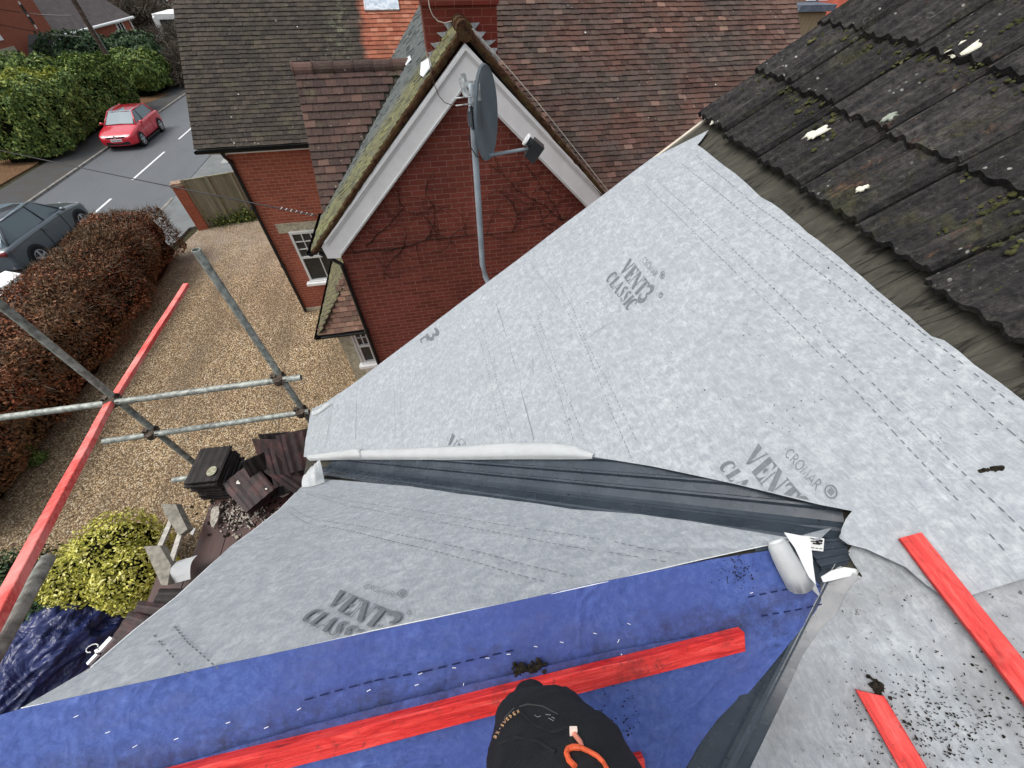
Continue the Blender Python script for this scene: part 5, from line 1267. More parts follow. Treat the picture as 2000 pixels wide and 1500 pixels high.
def build_car(name, label, paint, L=4.26, W=1.79, Hh=1.46, wb=2.63, wr=.32, suv=False, loc=(0, 0, 0), rz=0, plate=None, seed=0):
    t = thing(name, loc, label, 'car', rz=rz); w = W/2; f = -L/2; b = L/2; up = .08 if suv else 0; Bz = .90+up
    def sec(y, zb, ws, zbelt, zt, k=1): return (y, [(w*ws*.92, zb), (w*ws, zb+.14), (w*ws, zbelt-.16), (w*ws*.97, zbelt-.02), (w*ws*.80*k, zt), (0, zt+.025)])
    body = [sec(f+.02, .30+up, .70, .60+up, .58+up), sec(f+.10, .20+up, .88, .70+up, .68+up), sec(f+.35, .17+up, .97, .80+up, .80+up), sec(f+.8, .17+up, 1.0, .88+up, .88+up), sec(f+1.25, .17+up, 1.0, .93+up, .95+up), sec(f+1.6, .17+up, 1.0, .95+up, .97+up), sec(0, .17+up, 1.0, .97+up, .97+up), sec(b-1.2, .17+up, 1.0, 1.0+up, 1.0+up), sec(b-.5, .18+up, .99, 1.0+up, 1.0+up), sec(b-.15, .22+up, .94, .96+up, .96+up), sec(b-.02, .34+up, .86, .88+up, .86+up)]
    ob = obj('body', loftcar(body), paint, t, loc=Vector((0, 0, 0))); m = ob.modifiers.new('s', 'SUBSURF'); m.levels = m.render_levels = 2
    for p in ob.data.polygons: p.use_smooth = True
    S0 = lambda n_, bm, mat, sm=False: obj(n_, recalc(bm), mat, t, sm, loc=Vector((0, 0, 0)))
    zt = Hh; zb_ = Bz+.02
    gl = [(f+1.22, zb_+.02, .80, zb_+.05), (f+1.95, zb_, .84, zt-.045), (f+2.6, zb_, .86, zt-.02), (b-.9, zb_, .84, zt-.045), (b-.42, zb_, .80, zb_+.16), (b-.30, zb_, .76, zb_+.03)]
    bm = bmesh.new(); rows = []
    for y, z0, ws, z1 in gl:
        tp = .74 if z1 > zb_+.3 else ws*.98
        rows.append([bm.verts.new(v) for v in ((-w*ws*1.03, y, z0), (-w*tp*.93, y, z1), (0, y, z1+.02), (w*tp*.93, y, z1), (w*ws*1.03, y, z0))])
    for r0, r1 in zip(rows, rows[1:]):
        for k in range(4): bm.faces.new((r0[k], r0[k+1], r1[k+1], r1[k]))
    S0('windows', bm, M_CARG)
    bm = bmesh.new(); rows = []      # roof skin
    for y, hw, z in ((f+1.88, .66, zt-.06), (f+2.05, .70, zt-.028), (f+2.6, .71, zt), (b-.95, .69, zt-.02), (b-.78, .66, zt-.05), (b-.62, .60, zt-.07)):
        rows.append([bm.verts.new((s_*w*hw, y, z-(.03 if abs(s_) == 1 else 0))) for s_ in (-1, -.6, 0, .6, 1)])
    for r0, r1 in zip(rows, rows[1:]):
        for k in range(4): bm.faces.new((r0[k], r0[k+1], r1[k+1], r1[k]))
    bmesh.ops.solidify(bm, geom=bm.faces[:], thickness=-.035); S0('roof', bm, paint, True)
    for s_ in (-1, 1):
        bm = bmesh.new()
        tube(bm, [(s_*w*.86, f+1.18, zb_), (s_*w*.66, f+1.92, zt-.05)], .032, 8); tube(bm, [(s_*w*.66, f+1.92, zt-.05), (s_*w*.70, f+2.6, zt-.03), (s_*w*.66, b-.85, zt-.05)], .028, 8)
        tube(bm, [(s_*w*.66, b-.85, zt-.05), (s_*w*.84, b-.36, zb_-.02)], .055, 8); S0('pillar', bm, paint, True)
        bm = bmesh.new(); tube(bm, [(s_*w*.885, -.02, zb_), (s_*w*.70, .05, zt-.05)], .022, 8); S0('door_pillar', bm, M_BLK, True)
        bm = bmesh.new(); bmesh.ops.create_icosphere(bm, subdivisions=2, radius=1, matrix=Matrix.Translation((s_*(w+.08), f+1.42, zb_+.07)) @ Matrix.Diagonal((.10, .07, .065, 1))); S0('wing_mirror', bm, paint, True)
        bm = bmesh.new(); obox(bm, Vector((s_*w*.60, f+.16, .60+up)), X_, Y_, Z_, (-.17, .17), (-.03, .10), (0, .12)); bmesh.ops.bevel(bm, geom=bm.edges[:], offset=.03, segments=2); o2 = S0('headlight', bm, M_HL, True); o2.rotation_euler = (0, 0, 0)
        bm = bmesh.new(); obox(bm, Vector((s_*w*.70, b-.09, .78+up)), X_, Y_, Z_, (-.16, .17), (-.08, .04), (0, .12)); bmesh.ops.bevel(bm, geom=bm.edges[:], offset=.02, segments=2); S0('tail_light', bm, M_TL, True)
        for yy in (-wb/2, wb/2):
            c = Vector((s_*(w-.09), yy-.02, wr)); bm = bmesh.new()
            tube(bm, [c-X_*.10, c+X_*.10], wr, 28); bmesh.ops.bevel(bm, geom=[e for e in bm.edges if len(e.link_faces) == 2 and e.calc_face_angle() > 1], offset=.03, segments=2)
            wh = S0('wheel', bm, M_TYRE, False)
            bm = bmesh.new(); tube(bm, [c+X_*s_*.095, c+X_*s_*.106], wr*.70, 28); rd = sub('rim', recalc(bm), M_RIMD, wh)
            bm = bmesh.new(); tube(bm, [c+X_*s_*.10, c+X_*s_*.118], wr*.14, 12)
            for q in range(5):
                a0 = q*2*math.pi/5+.3; dv = Vector((0, math.cos(a0), math.sin(a0))); obox(bm, c+X_*s_*.108, dv, X_.cross(dv), X_*s_, (.03, wr*.69), (-.035, .035), (0, .012))
            for k in range(28):
                a0, a1 = k*2*math.pi/28, (k+1)*2*math.pi/28
                P4 = [c+X_*s_*.112+Vector((0, math.cos(a_), math.sin(a_)))*r_ for a_, r_ in ((a0, wr*.64), (a1, wr*.64), (a1, wr*.71), (a0, wr*.71))]; bm.faces.new([bm.verts.new(v) for v in P4])
            sub('spokes', bm, M_RIM, wh)
            bm = bmesh.new()   # wheel arch lip: black on the suv, otherwise shade put into its colour
            for k in range(14):
                a0, a1 = math.pi*k/14, math.pi*(k+1)/14
                P4 = [Vector((s_*(w+.006), yy-.02, wr))+Vector((0, math.cos(a_)*r_, math.sin(a_)*r_)) for a_, r_ in ((a0, wr*1.0), (a1, wr*1.0), (a1, wr*1.20), (a0, wr*1.20))]; poly_prism(bm, P4, X_*(-s_*.16))
            S0('wheel_arch', bm, M_BLK if suv else M_ARCH)
    bm = bmesh.new(); obox(bm, Vector((0, f+.075, .30+up)), X_, Y_, Z_, (-w*.62, w*.62), (-.045, .03), (0, .14)); S0('lower_grille', bm, M_BLK)
    bm = bmesh.new(); obox(bm, Vector((0, f+.085, .60+up)), X_, Y_, Z_, (-w*.50, w*.50), (-.05, .05), (0, .06)); S0('grille', bm, M_BLK)
    bm = bmesh.new(); tube(bm, [(0, f+.02, .66+up), (0, f+.045, .66+up)], .065, 16); S0('badge', bm, M_RIM)
    pl = bmesh.new(); obox(pl, Vector((0, f+.012, .46+up)), X_, Y_, Z_, (-.26, .26), (-.006, .02), (0, .11)); po = S0('number_plate', pl, M_PAINT)
    bm = bmesh.new()
    for k in range(7):
        x_ = -.20+k*.062+(.02 if k > 3 else 0); obox(bm, Vector((x_, f+.005, .48+up)), X_, Y_, Z_, (-.018, .018), (-.002, .0), (0, .07))
    sub('plate_characters', bm, M_BLK, po)
    bm = bmesh.new(); obox(bm, Vector((0, 0, .20+up)), X_, Y_, Z_, (-w*.98, w*.98), (-wb/2+wr+.1, wb/2-wr-.1), (-.05, .02)); S0('sill', bm, M_BLK)
    for s_ in (-1, 1):
        bm = bmesh.new()
        for yy in (-.62, .48): obox(bm, Vector((s_*w*1.0, yy, .30+up)), X_, Y_, Z_, (-.01, .004), (-.004, .004), (0, .60))
        S0('door_gap', bm, M_BLK); bm = bmesh.new(); obox(bm, Vector((s_*w*1.0, .35, .80+up)), X_, Y_, Z_, (-.02, .02), (-.09, .09), (0, .03)); S0('door_handle', bm, paint)
    return t
M_CARG = NT("car_glass").done((.13, .19, .22), .16, .6)
M_HL = NT("headlight_lens").done((.62, .64, .66), .12, .7); M_TL = NT("tail_lens").done((.22, .01, .012), .15, .6)
M_TYRE = plain("tyre_rubber", (.015, .015, .016), .8, .2); M_RIM = plain("alloy_rim", (.55, .56, .57), .3, .5, metal=.6, var=.04); M_RIMD = plain("dark_rim", (.03, .03, .032), .4, .4)
M_ARCH = plain("wheel_arch_shade", (.10, .004, .008), .5, .3)  # darkened crimson, shade of the arch painted in
rc = build_car('hatchback_car', 'crimson red three door hatchback parked facing us at the left kerb', carpaint("crimson_paint", (.60, .006, .026), .0), loc=(-16.48, 29.25, 0), rz=math.radians(1.5))
build_car('parked_suv', 'slate grey sport utility car beyond the copper beech hedge', carpaint("slate_paint", (.10, .125, .145), .25), L=4.45, W=1.87, Hh=1.60, wb=2.70, wr=.36, suv=True, loc=(-14.5, 16.2, 0), rz=math.pi)
# white board just beyond the near hedge
t = thing('white_board', dep(10, 560, 13), 'white folded board on a thin post showing above the hedge at the left edge', 'board')
bm = bmesh.new(); W4 = [dep(*p, 12.2) for p in ((-12, 540), (10, 529), (40, 534), (14, 556), (-12, 566))]; poly_prism(bm, W4, Vector((0, .04, -.25))); obj('panel', recalc(bm), M_PAINT, t)
bm = bmesh.new(); q_ = dep(22, 548, 12.4); tube(bm, [q_, Vector((q_.x, q_.y, 0))], .03, 8); obj('post', bm, M_PAINT, t)
# ================================================================ TELEGRAPH POLE AND WIRES
pb_ = onz(268, 205); t = thing('telegraph_pole', pb_, 'tall dark brown telegraph pole rising beside the green hedge', 'telegraph pole')
M_POLE = plain("creosoted_pole", (.085, .060, .048), .85, .2, var=.35, sc=6, bump=.5)
bm = bmesh.new(); tube(bm, [pb_, pb_+Z_*5, pb_+Z_*9.2], [.16, .14, .115], 14); obj('shaft', bm, M_POLE, t)
bm = bmesh.new()
for k in range(8): obox(bm, pb_+Z_*(3+k*.7), X_, Y_, Z_, (-.24, -.1) if k % 2 else (.1, .24), (-.02, .02), (0, .02))
obj('climbing_step', recalc(bm), M_BLK, t)
bm = bmesh.new(); obox(bm, pb_+Z_*8.7, X_, Y_, Z_, (-.6, .6), (-.05, .05), (0, .1)); obj('crossarm', recalc(bm), M_POLE, t)
bm = bmesh.new(); tube(bm, [pb_+Vector((.17, -.02, .1)), pb_+Vector((.15, -.02, 4.5))], .02, 6); obj('cable_guard', bm, M_GALV, t)
def wire(name, a, b, sag, r, label, mat=M_BLK):
    bm = bmesh.new(); tube(bm, [a.lerp(b, k/24)-Z_*sag*4*(k/24)*(1-k/24) for k in range(25)], r, 6, False); return tag(obj(name, bm, mat), label, 'cable')
wa = ony(617, 421, 6.9); wb_ = CAM+ray(-330, 215)*14
ow = wire('overhead_cable', wa, wb_, .10, .011, 'black overhead cable crossing the street to the cottage eaves')
bm = bmesh.new()
for k in range(7):
    c = wa.lerp(wb_, .004+k*.005); tube(bm, [c+Vector((-.018, 0, -.014)), c+Vector((.018, 0, .014))], .006, 6)
sub('cable_grip', bm, M_PAINT, ow)
for k, (a_, b_) in enumerate((((0, 18), (140, 30)), ((0, 48), (160, 72)), ((185, 145), (350, 165)))):
    p0 = pb_+Z_*(8.7-k*.3)
    wire('telephone_wire', ony(*a_, 44), ony(*b_, 44), .1, .022, ('upper thin wire across the far brick house', 'lower thin wire across the far brick house', 'thin wire running from the telegraph pole behind the clipped hedge')[k])
# ================================================================ FAR HOUSES
t = thing('brick_house', (-29, 48, 0), 'orange red brick house at top left with white window and small porch', 'house'); XH = -29.0
hx = lambda px, py: onx(px, py, XH)
cn = hx(142, 118); M_SLATE = plain("grey_brown_slate", (.075, .062, .060), .75, .3, var=.2, sc=3, bump=.3)
M_BRKOY = m_brick("far_brick", (.36, .105, .062), (.29, .085, .05), (.34, .17, .12), horiz='y', dirt=.1)
bm = bmesh.new(); box(bm, (XH-9, 25, 0), (XH, cn.y, 8.5)); obj('wall', recalc(bm), M_BRKOY, t)
bm = bmesh.new(); poly_prism(bm, [Vector((XH+.3, 24.6, 8.4)), Vector((XH-4.5, 24.6, 12)), Vector((XH-9.3, 24.6, 8.4))], Vector((0, cn.y-24.4+.2, 0))); obj('roof', recalc(bm), M_SLATE, t)
def fwin(par, px0, px1, n_=2):
    a_, b_ = hx(*px0), hx(*px1); y0, y1, z0, z1 = min(a_.y, b_.y), max(a_.y, b_.y), min(a_.z, b_.z), max(a_.z, b_.z)
    bm = bmesh.new(); box(bm, (XH-.05, y0, z0), (XH+.06, y1, z1)); f_ = obj('window', recalc(bm), M_PAINT, par); bm = bmesh.new(); zm = (z0+z1)/2
    box(bm, (XH+.05, y0+.16, z0+.25), (XH+.07, y1-.16, zm-.06)); box(bm, (XH+.05, y0+.16, zm+.06), (XH+.07, y1-.16, z1-.16)); sub('pane', recalc(bm), M_GLASS, f_)
fwin(t, (34, 3), (72, 56)); fwin(t, (-30, 40), (6, 78))
a_ = hx(4, 106); bm = bmesh.new(); box(bm, (XH-.02, a_.y-.2, a_.z-.2), (XH+.05, a_.y+1.6, a_.z+.25)); obj('lintel', recalc(bm), M_STONE, t)
pa, pb2 = hx(44, 92), hx(104, 100); pz = hx(80, 100).z
bm = bmesh.new(); y0, y1 = pa.y, pa.y+3.0; zt_ = pz+1.0
poly_prism(bm, [Vector((XH, y0, pz)), Vector((XH, (y0+y1)/2, zt_)), Vector((XH, (y0+y1)/2, zt_-.12)), Vector((XH, y0+.15, pz-.12))], Vector((1.7, 0, 0))); poly_prism(bm, [Vector((XH, y1, pz)), Vector((XH, (y0+y1)/2, zt_)), Vector((XH, (y0+y1)/2, zt_-.12)), Vector((XH, y1-.15, pz-.12))], Vector((1.7, 0, 0)))
pr = obj('porch_roof', recalc(bm), plain("porch_slate", (.10, .10, .10), .7, .3), t)
bm = bmesh.new(); poly_prism(bm, [Vector((XH+1.71, y0-.05, pz-.05)), Vector((XH+1.71, (y0+y1)/2, zt_+.05)), Vector((XH+1.71, y1+.05, pz-.05)), Vector((XH+1.71, y1-.3, pz-.05)), Vector((XH+1.71, (y0+y1)/2, zt_-.22)), Vector((XH+1.71, y0+.3, pz-.05))], X_*.05); bmesh.ops.triangulate(bm, faces=[f for f in bm.faces if len(f.verts) > 4]); sub('porch_gable', recalc(bm), M_PAINT, pr)
# slate wing beyond
t2 = thing('slate_roofed_wing', (XH, cn.y+4, 0), 'house wing with broad dark slate roof and white gutter behind the dark trees', 'house')
e0, e1 = onx(112, 70, XH), onx(258, 34, XH)
bm = bmesh.new(); box(bm, (XH-7, cn.y+.05, 0), (XH-.3, e1.y-.4, e0.z-.1)); obj('wall', recalc(bm), M_BRKOY, t2)
bm = bmesh.new(); poly_prism(bm, [Vector((XH, cn.y-.2, e0.z)), Vector((XH, e1.y, e0.z)), Vector((XH-7.5, e1.y, e0.z+6.2)), Vector((XH-7.5, cn.y-.2, e0.z+6.2))], Vector((0, 0, -.15))); obj('roof', recalc(bm), M_SLATE, t2)
bm = bmesh.new(); tube(bm, [Vector((XH+.12, cn.y, e0.z-.05)), Vector((XH+.12, e1.y, e0.z-.05))], .11, 8); tube(bm, [Vector((XH-.2, e1.y-.5, e0.z-.1)), Vector((XH-.2, e1.y-.5, .5))], .08, 8); obj('gutter', bm, M_PAINT, t2)
XH2 = XH; w0 = onx(238, 58, XH-.28); bm = bmesh.new(); box(bm, (XH-.35, w0.y-.7, w0.z-.9), (XH-.22, w0.y+.7, w0.z+.7)); f_ = obj('window', recalc(bm), M_PAINT, t2); bm = bmesh.new(); box(bm, (XH-.23, w0.y-.5, w0.z-.7), (XH-.20, w0.y-.08, w0.z+.5)); box(bm, (XH-.23, w0.y+.08, w0.z-.7), (XH-.20, w0.y+.5, w0.z+.5)); sub('pane', recalc(bm), M_GLASS, f_)
# rooflight style dormer on the wing
w0 = onx(163, 8, XH-4.5); bm = bmesh.new(); box(bm, (w0.x-.4, w0.y-.6, w0.z-1.2), (w0.x+.5, w0.y+.6, w0.z+.5)); obj('dormer_window', recalc(bm), M_PAINT, t2)
# far white bordered house
t3 = thing('far_house', (-30, 86, 0), 'distant dark red house with white windows at the top edge', 'house')
bm = bmesh.new(); box(bm, (-45, 86, 0), (-18, 96, 9)); obj('wall', recalc(bm), plain("far_brick_wall", (.15, .045, .045), .9, .1, var=.1), t3)
bm = bmesh.new(); a_ = ony(285, 11, 85.6); box(bm, (-34, 85, a_.z-.25), (-17, 86, a_.z+.15)); obj('gutter', recalc(bm), M_PAINT, t3)
for px0 in (250, 268, 300, 318):
    a_ = ony(px0, 3, 85.9); bm = bmesh.new(); box(bm, (a_.x-.7, 85.8, a_.z-.8), (a_.x+.7, 86, a_.z+1.2)); f_ = obj('window', recalc(bm), M_PAINT, t3); bm = bmesh.new(); box(bm, (a_.x-.5, 85.75, a_.z-.6), (a_.x+.5, 85.8, a_.z+1)); sub('pane', recalc(bm), M_GLASS, f_)
bm = bmesh.new(); poly_prism(bm, [Vector((-46, 85, 9)), Vector((-46, 91, 13)), Vector((-46, 97, 9))], Vector((29, 0, 0))); obj('roof', recalc(bm), M_SLATE, t3)
# white caravan and dark car in the distance
t4 = thing('caravan', (-21, 60, 0), 'white caravan parked beyond the trees beside the cottage roof', 'caravan')
a_, b_ = ony(296, 33, 60), ony(346, 24, 60); bm = bmesh.new(); box(bm, (a_.x, 60, .5), (b_.x+.4, 65, 2.9)); bmesh.ops.bevel(bm, geom=bm.edges[:], offset=.25, segments=3); obj('body', recalc(bm), M_PAINT, t4)
bm = bmesh.new(); box(bm, (a_.x+.3, 59.93, 1.6), (b_.x+.1, 60, 1.75)); box(bm, (a_.x+.3, 59.93, 1.3), (b_.x+.1, 60, 1.4)); obj('stripe', recalc(bm), plain("grey_stripe", (.2, .23, .26), .5, .3), t4)
bm = bmesh.new(); box(bm, (a_.x+.6, 59.93, 1.9), (b_.x-.4, 60, 2.5)); obj('window', recalc(bm), M_GLASS, t4)
for k in (0, 1): bm = bmesh.new(); c = Vector((a_.x+.1+k*(b_.x-a_.x), 62, .35)); tube(bm, [c-X_*.1, c+X_*.1], .35, 16); obj('wheel', bm, M_TYRE, t4)
build_car('far_car', 'small dark blue car in the distance left of the white caravan', carpaint("navy_paint", (.02, .03, .07), .2), loc=(-25.4, 61.0, 0), rz=math.radians(80))
# houses at the top right beyond the cottage
t5 = thing('clad_house', (17, 22, 0), 'house with tan timber clad bay under a lead cap beyond the cottage roof', 'house'); YH = 21.0
hy = lambda px, py, y=YH: ony(px, py, y)
n = NT("tan_cladding"); g = n.noise(1, 5, .7, co=n.map((8, 8, .6))); M_TAN = n.done(n.ramp(g, [(.3, (.20, .14, .085)), (.6, (.36, .28, .18)), (.8, (.50, .42, .30))]), .8, .2)
a_, b_ = hy(1556, 40), hy(1612, 30); bm = bmesh.new(); box(bm, (a_.x-.1, YH, 0), (b_.x, YH+3, hy(1585, 24).z)); obj('clad_bay', recalc(bm), M_TAN, t5)
zc = hy(1585, 22).z; bm = bmesh.new(); box(bm, (a_.x-.25, YH-.2, zc), (b_.x+.2, YH+3, zc+.22)); obj('lead_cap', recalc(bm), plain("blue_lead", (.12, .14, .18), .6, .3, var=.2), t5)
bm = bmesh.new(); box(bm, (a_.x-.3, YH+1.2, zc+.2), (b_.x+.3, YH+9, zc+3)); obj('wall', recalc(bm), plain("buff_brick", (.30, .19, .13), .9, .1, var=.15), t5)
for px0 in (1583, 1601):
    c = ony(px0, 5, YH+1.2); bm = bmesh.new(); box(bm, (c.x-.30, YH+1.12, zc+.25), (c.x+.30, YH+1.2, zc+1.9)); f_ = obj('window', recalc(bm), M_PAINT, t5); bm = bmesh.new(); box(bm, (c.x-.2, YH+1.09, zc+.4), (c.x+.2, YH+1.12, zc+1.8)); sub('pane', recalc(bm), M_GLASS, f_)
t6 = thing('orange_roofed_house', (20, 20, 0), 'house with bright orange tiled roof in the top right gap', 'house')
O6 = Vector((b_.x+.15, YH-2.5, zc-4.2)); v6 = slope(38)
bm = bmesh.new(); obox(bm, O6, X_, v6, Vector((0, -v6.z, v6.y)), (0, 9), (0, 9), (-.1, 0)); obj('roof', recalc(bm), plain("orange_roof", (.36, .085, .05), .85, .2, var=.25, sc=3, bump=.4), t6)
bm = bmesh.new(); box(bm, (O6.x+.2, O6.y+.4, 0), (O6.x+8.8, O6.y+7, O6.z+.1)); obj('wall', recalc(bm), M_BRK, t6)
# ================================================================ SCAFFOLD
YS = 2.62
sc = thing('scaffold', (-2.2, YS, 0), 'galvanised tube scaffold with guard rails and brown boards at the eaves', 'scaffold')
def sctube(a, b, r=.0262, name='tube', open_end=None):
    bm = bmesh.new(); rr = tube(bm, [a, a.lerp(b, .5), b], r, 20, False); d = (b-a).normalized()
    for e, s_ in ((0, 1), (-1, -1)):
        ring = rr[e]; c = sum((v.co for v in ring), Vector())/20; inner = [bm.verts.new(c+(v.co-c)*.86) for v in ring]; deep = [bm.verts.new(v.co+d*s_*.10) for v in inner]
        for k in range(20): bm.faces.new((ring[k], ring[(k+1) % 20], inner[(k+1) % 20], inner[k])); bm.faces.new((inner[k], inner[(k+1) % 20], deep[(k+1) % 20], deep[k]))
        bm.faces.new(deep)
    return obj(name, recalc(bm), M_GALV, sc)
s1 = ony(388, 487, YS); s1b = Vector((ony(545, 737, YS).x, YS, 0)); s1.x = (s1.x+s1b.x)/2; s1b.x = s1.x
sctube(s1, s1b, name='standard')
s2x = ony(230, 782, YS).x; sctube(Vector((s2x, YS, H-.9)), Vector((s2x, YS, 0)), name='standard')
yl = YS-.056
l1a, l1b = ony(588, 737, yl), ony(-60, 823, yl); l1b.z = l1a.z; sctube(l1a, Vector((l1b.x-1, yl, l1a.z)), name='ledger')
l2a = ony(604, 804, yl); l2b = ony(196, 858, yl); l2b.z = l2a.z; sctube(l2a, l2b, name='ledger')
def coupler(c):
    bm = bmesh.new(); tube(bm, [c+Vector((0, -.032, -.028)), c+Vector((0, -.032, .028))], .041, 12); tube(bm, [c+Vector((-.028, .026, 0)), c+Vector((.028, .026, 0))], .038, 12)
    obox(bm, c+Vector((.02, -.05, -.02)), X_, Y_, Z_, (0, .05), (0, .05), (0, .04)); tube(bm, [c+Vector((.045, -.08, .0)), c+Vector((.045, .04, .0))], .008, 6); tube(bm, [c+Vector((-.045, -.02, .05)), c+Vector((-.045, -.02, -.06))], .008, 6)
    obox(bm, c+Vector((-.06, .0, .01)), X_, Y_, Z_, (0, .04), (-.02, .03), (0, .03)); return obj('coupler', recalc(bm), M_RUST, sc)
for c in (Vector((s1.x, YS-.03, l1a.z)), Vector((s1.x, YS-.03, l2a.z)), Vector((s2x, YS-.03, l1a.z)), Vector((s2x, YS-.03, l2a.z))): coupler(c)
sctube(dep(93, 1092, 1.75), dep(-80, 1400, 1.15), .0262, name='transom')
ZB = H-3.45
tq = ony(334, 938, 2.3); sctube(Vector((onz(338, 938, ZB-.05).x, onz(338, 938, ZB-.05).y, ZB-.05)), Vector((-1.0, onz(338, 938, ZB-.05).y, ZB-.05)), name='transom')
for k, (x0, y1) in enumerate(((-2.72, 2.15), (-2.485, 2.25), (-2.25, 2.42), (-2.015, 2.40), (-1.78, 2.43), (-1.545, 2.43), (-1.31, 2.40))):
    bm = bmesh.new(); box(bm, (x0, -3.0, ZB-.038-random.random()*.004), (x0+.228, y1, ZB-random.random()*.004)); bmesh.ops.bevel(bm, geom=bm.edges[:], offset=.004, segments=1)
    n_ = M_BOARD if k else None
    if k == 0:
        n = NT("wet_maroon_board"); g = n.noise(1, 6, .7, co=n.map((25, 3, 25))); c = n.ramp(g, [(.3, (.040, .018, .015)), (.6, (.075, .034, .028)), (.8, (.12, .06, .045))]); c = n.mix(n.ramp(n.noise(6, 5), [(.5, 0.0), (.65, .6)]), c, (.03, .022, .02)); n.bump(g, .4, .004); M_BOARD = n.done(c, .5, .4)
        bm.free(); bm = bmesh.new(); box(bm, (x0, -3.0, ZB-.038), (x0+.228, 1.5, ZB))
    obj('scaffold_board', recalc(bm), M_BOARD, sc)
# ================================================================ LOOSE THINGS ON THE SCAFFOLD
M_TLM = None
n = NT("maroon_roof_tile"); f = n.noise(7, 7, .7); c = n.ramp(f, [(.3, (.018, .015, .014)), (.5, (.038, .024, .023)), (.65, (.095, .042, .040)), (.8, (.20, .135, .12))])
n.bump(f, .8, .006); M_TLM = n.done(c, .6, .35)
n = NT("dark_roof_tile"); f = n.noise(7, 7, .7); n.bump(f, .8, .006); M_TLD = n.done(n.ramp(f, [(.3, (.010, .009, .009)), (.55, (.026, .021, .020)), (.7, (.055, .036, .032)), (.85, (.10, .065, .055))]), .6, .3)
def tile_mesh():
    bm = bmesh.new(); W_, L_, nu, nv = .32, .41, 8, 20; T_, Bt = [], []
    for i in range(nu+1):
        r1, r2 = [], []
        for j in range(nv+1):
            x_, y_ = (j/nv-.5)*W_, (i/nu-.5)*L_; z_ = tile_profile(j/nv)*.65+noise.noise(Vector((x_*20, y_*20, 3)))*.002
            r1.append(bm.verts.new((x_, y_, z_+.014))); r2.append(bm.verts.new((x_, y_, z_*.55)))
        T_.append(r1); Bt.append(r2)
    for i in range(nu):
        for j in range(nv):
            bm.faces.new((T_[i][j], T_[i][j+1], T_[i+1][j+1], T_[i+1][j])); bm.faces.new((Bt[i][j], Bt[i+1][j], Bt[i+1][j+1], Bt[i][j+1]))
    for j in range(nv): bm.faces.new((T_[0][j], Bt[0][j], Bt[0][j+1], T_[0][j+1])); bm.faces.new((T_[nu][j], T_[nu][j+1], Bt[nu][j+1], Bt[nu][j]))
    for i in range(nu): bm.faces.new((T_[i][0], T_[i+1][0], Bt[i+1][0], Bt[i][0])); bm.faces.new((T_[i][nv], Bt[i][nv], Bt[i+1][nv], T_[i+1][nv]))
    return recalc(bm)
def clo(src, loc, rot, label, group=None, mat=None):
    o = src.copy(); C.objects.link(o); o.location = loc; o.rotation_euler = rot; o.scale = (.88, .88, .88)
    tag(o, label, 'roof tile', group); return o
def reach(px, py, z): return onz(px, py, z)
t0 = tag(obj('roof_tile', tile_mesh(), M_TLD, None), 'dark roof tile with a round lichen patch, topmost of the tall stack', 'roof tile')
base = reach(404, 906, H-3.10); NT_ = 14; zt = H-3.10
for k in range(NT_):
    z_ = zt-.018-k*.0245; rz_ = math.radians(-3+random.gauss(0, 2.5)); lc_ = (base.x+random.gauss(0, .008), base.y+random.gauss(0, .010), z_)
    if k == 0:
        t0.location = lc_; t0.scale = (.88, .88, .88); t0.rotation_euler = (0, 0, rz_); bm = bmesh.new()
        for q in range(18):
            pass
        cc_ = Vector((.075, -.10, .026)); ring = [bm.verts.new(cc_+Vector((math.cos(a_*.349)*.045*(1+.25*noise.noise(Vector((a_, 2, 1)))), math.sin(a_*.349)*.055*(1+.25*noise.noise(Vector((a_, 4, 1)))), 0))) for a_ in range(18)]
        bm.faces.new(ring); e_ = bmesh.ops.extrude_face_region(bm, geom=bm.faces[:]); [setattr(v, 'co', v.co+Vector((0, 0, .008))) for v in e_['geom'] if isinstance(v, bmesh.types.BMVert)]
        lich = sub('lichen_patch', recalc(bm), plain("olive_lichen", (.36, .35, .25), .9, .1, var=.3, sc=30, bump=.6), t0)
    else: clo(t0, lc_, (0, 0, rz_), 'dark tile lower down in the tall stack on the boards', 'tiles in the tall stack')
t1 = tag(obj('roof_tile', tile_mesh(), M_TLM, None), 'tilted maroon tile with white spots on top of the leaning stack', 'roof tile')
b1_ = reach(488, 950, H-3.22)
for k in range(5):
    lc_ = (b1_.x-.01*k, b1_.y+.004*k, H-3.22-k*.026); ro = (math.radians(12), math.radians(-8), math.radians(38+random.gauss(0, 2)))
    if k == 0: t1.scale = (.9, .9, .9); t1.location = lc_; t1.rotation_euler = ro
    else: clo(t1, lc_, ro, 'maroon tile under the spotted one in the leaning stack', 'tiles in the leaning stack')
bm = bmesh.new(); 
for q in ((-.06, .10), (-.045, .115), (-.05, .09), (.10, -.15)): lump(bm, Vector((q[0], q[1], .026)), Z_, .011, .3)
sub('white_spots', bm, plain("chalky_spot", (.70, .66, .60), .9, .1), t1)
lab = ['maroon tile standing on edge against the eaves, nearest the membrane', 'grey-pink ridge of a leaning tile behind the spotted stack', 'maroon tile leaning between the stack and the membrane corner', 'dark tile leaning at the back of the jumble', 'broken maroon tile slumped at the right of the jumble', 'dark upright tile wedged behind the leaning stack', 'dark tile lying flat under the jumble']
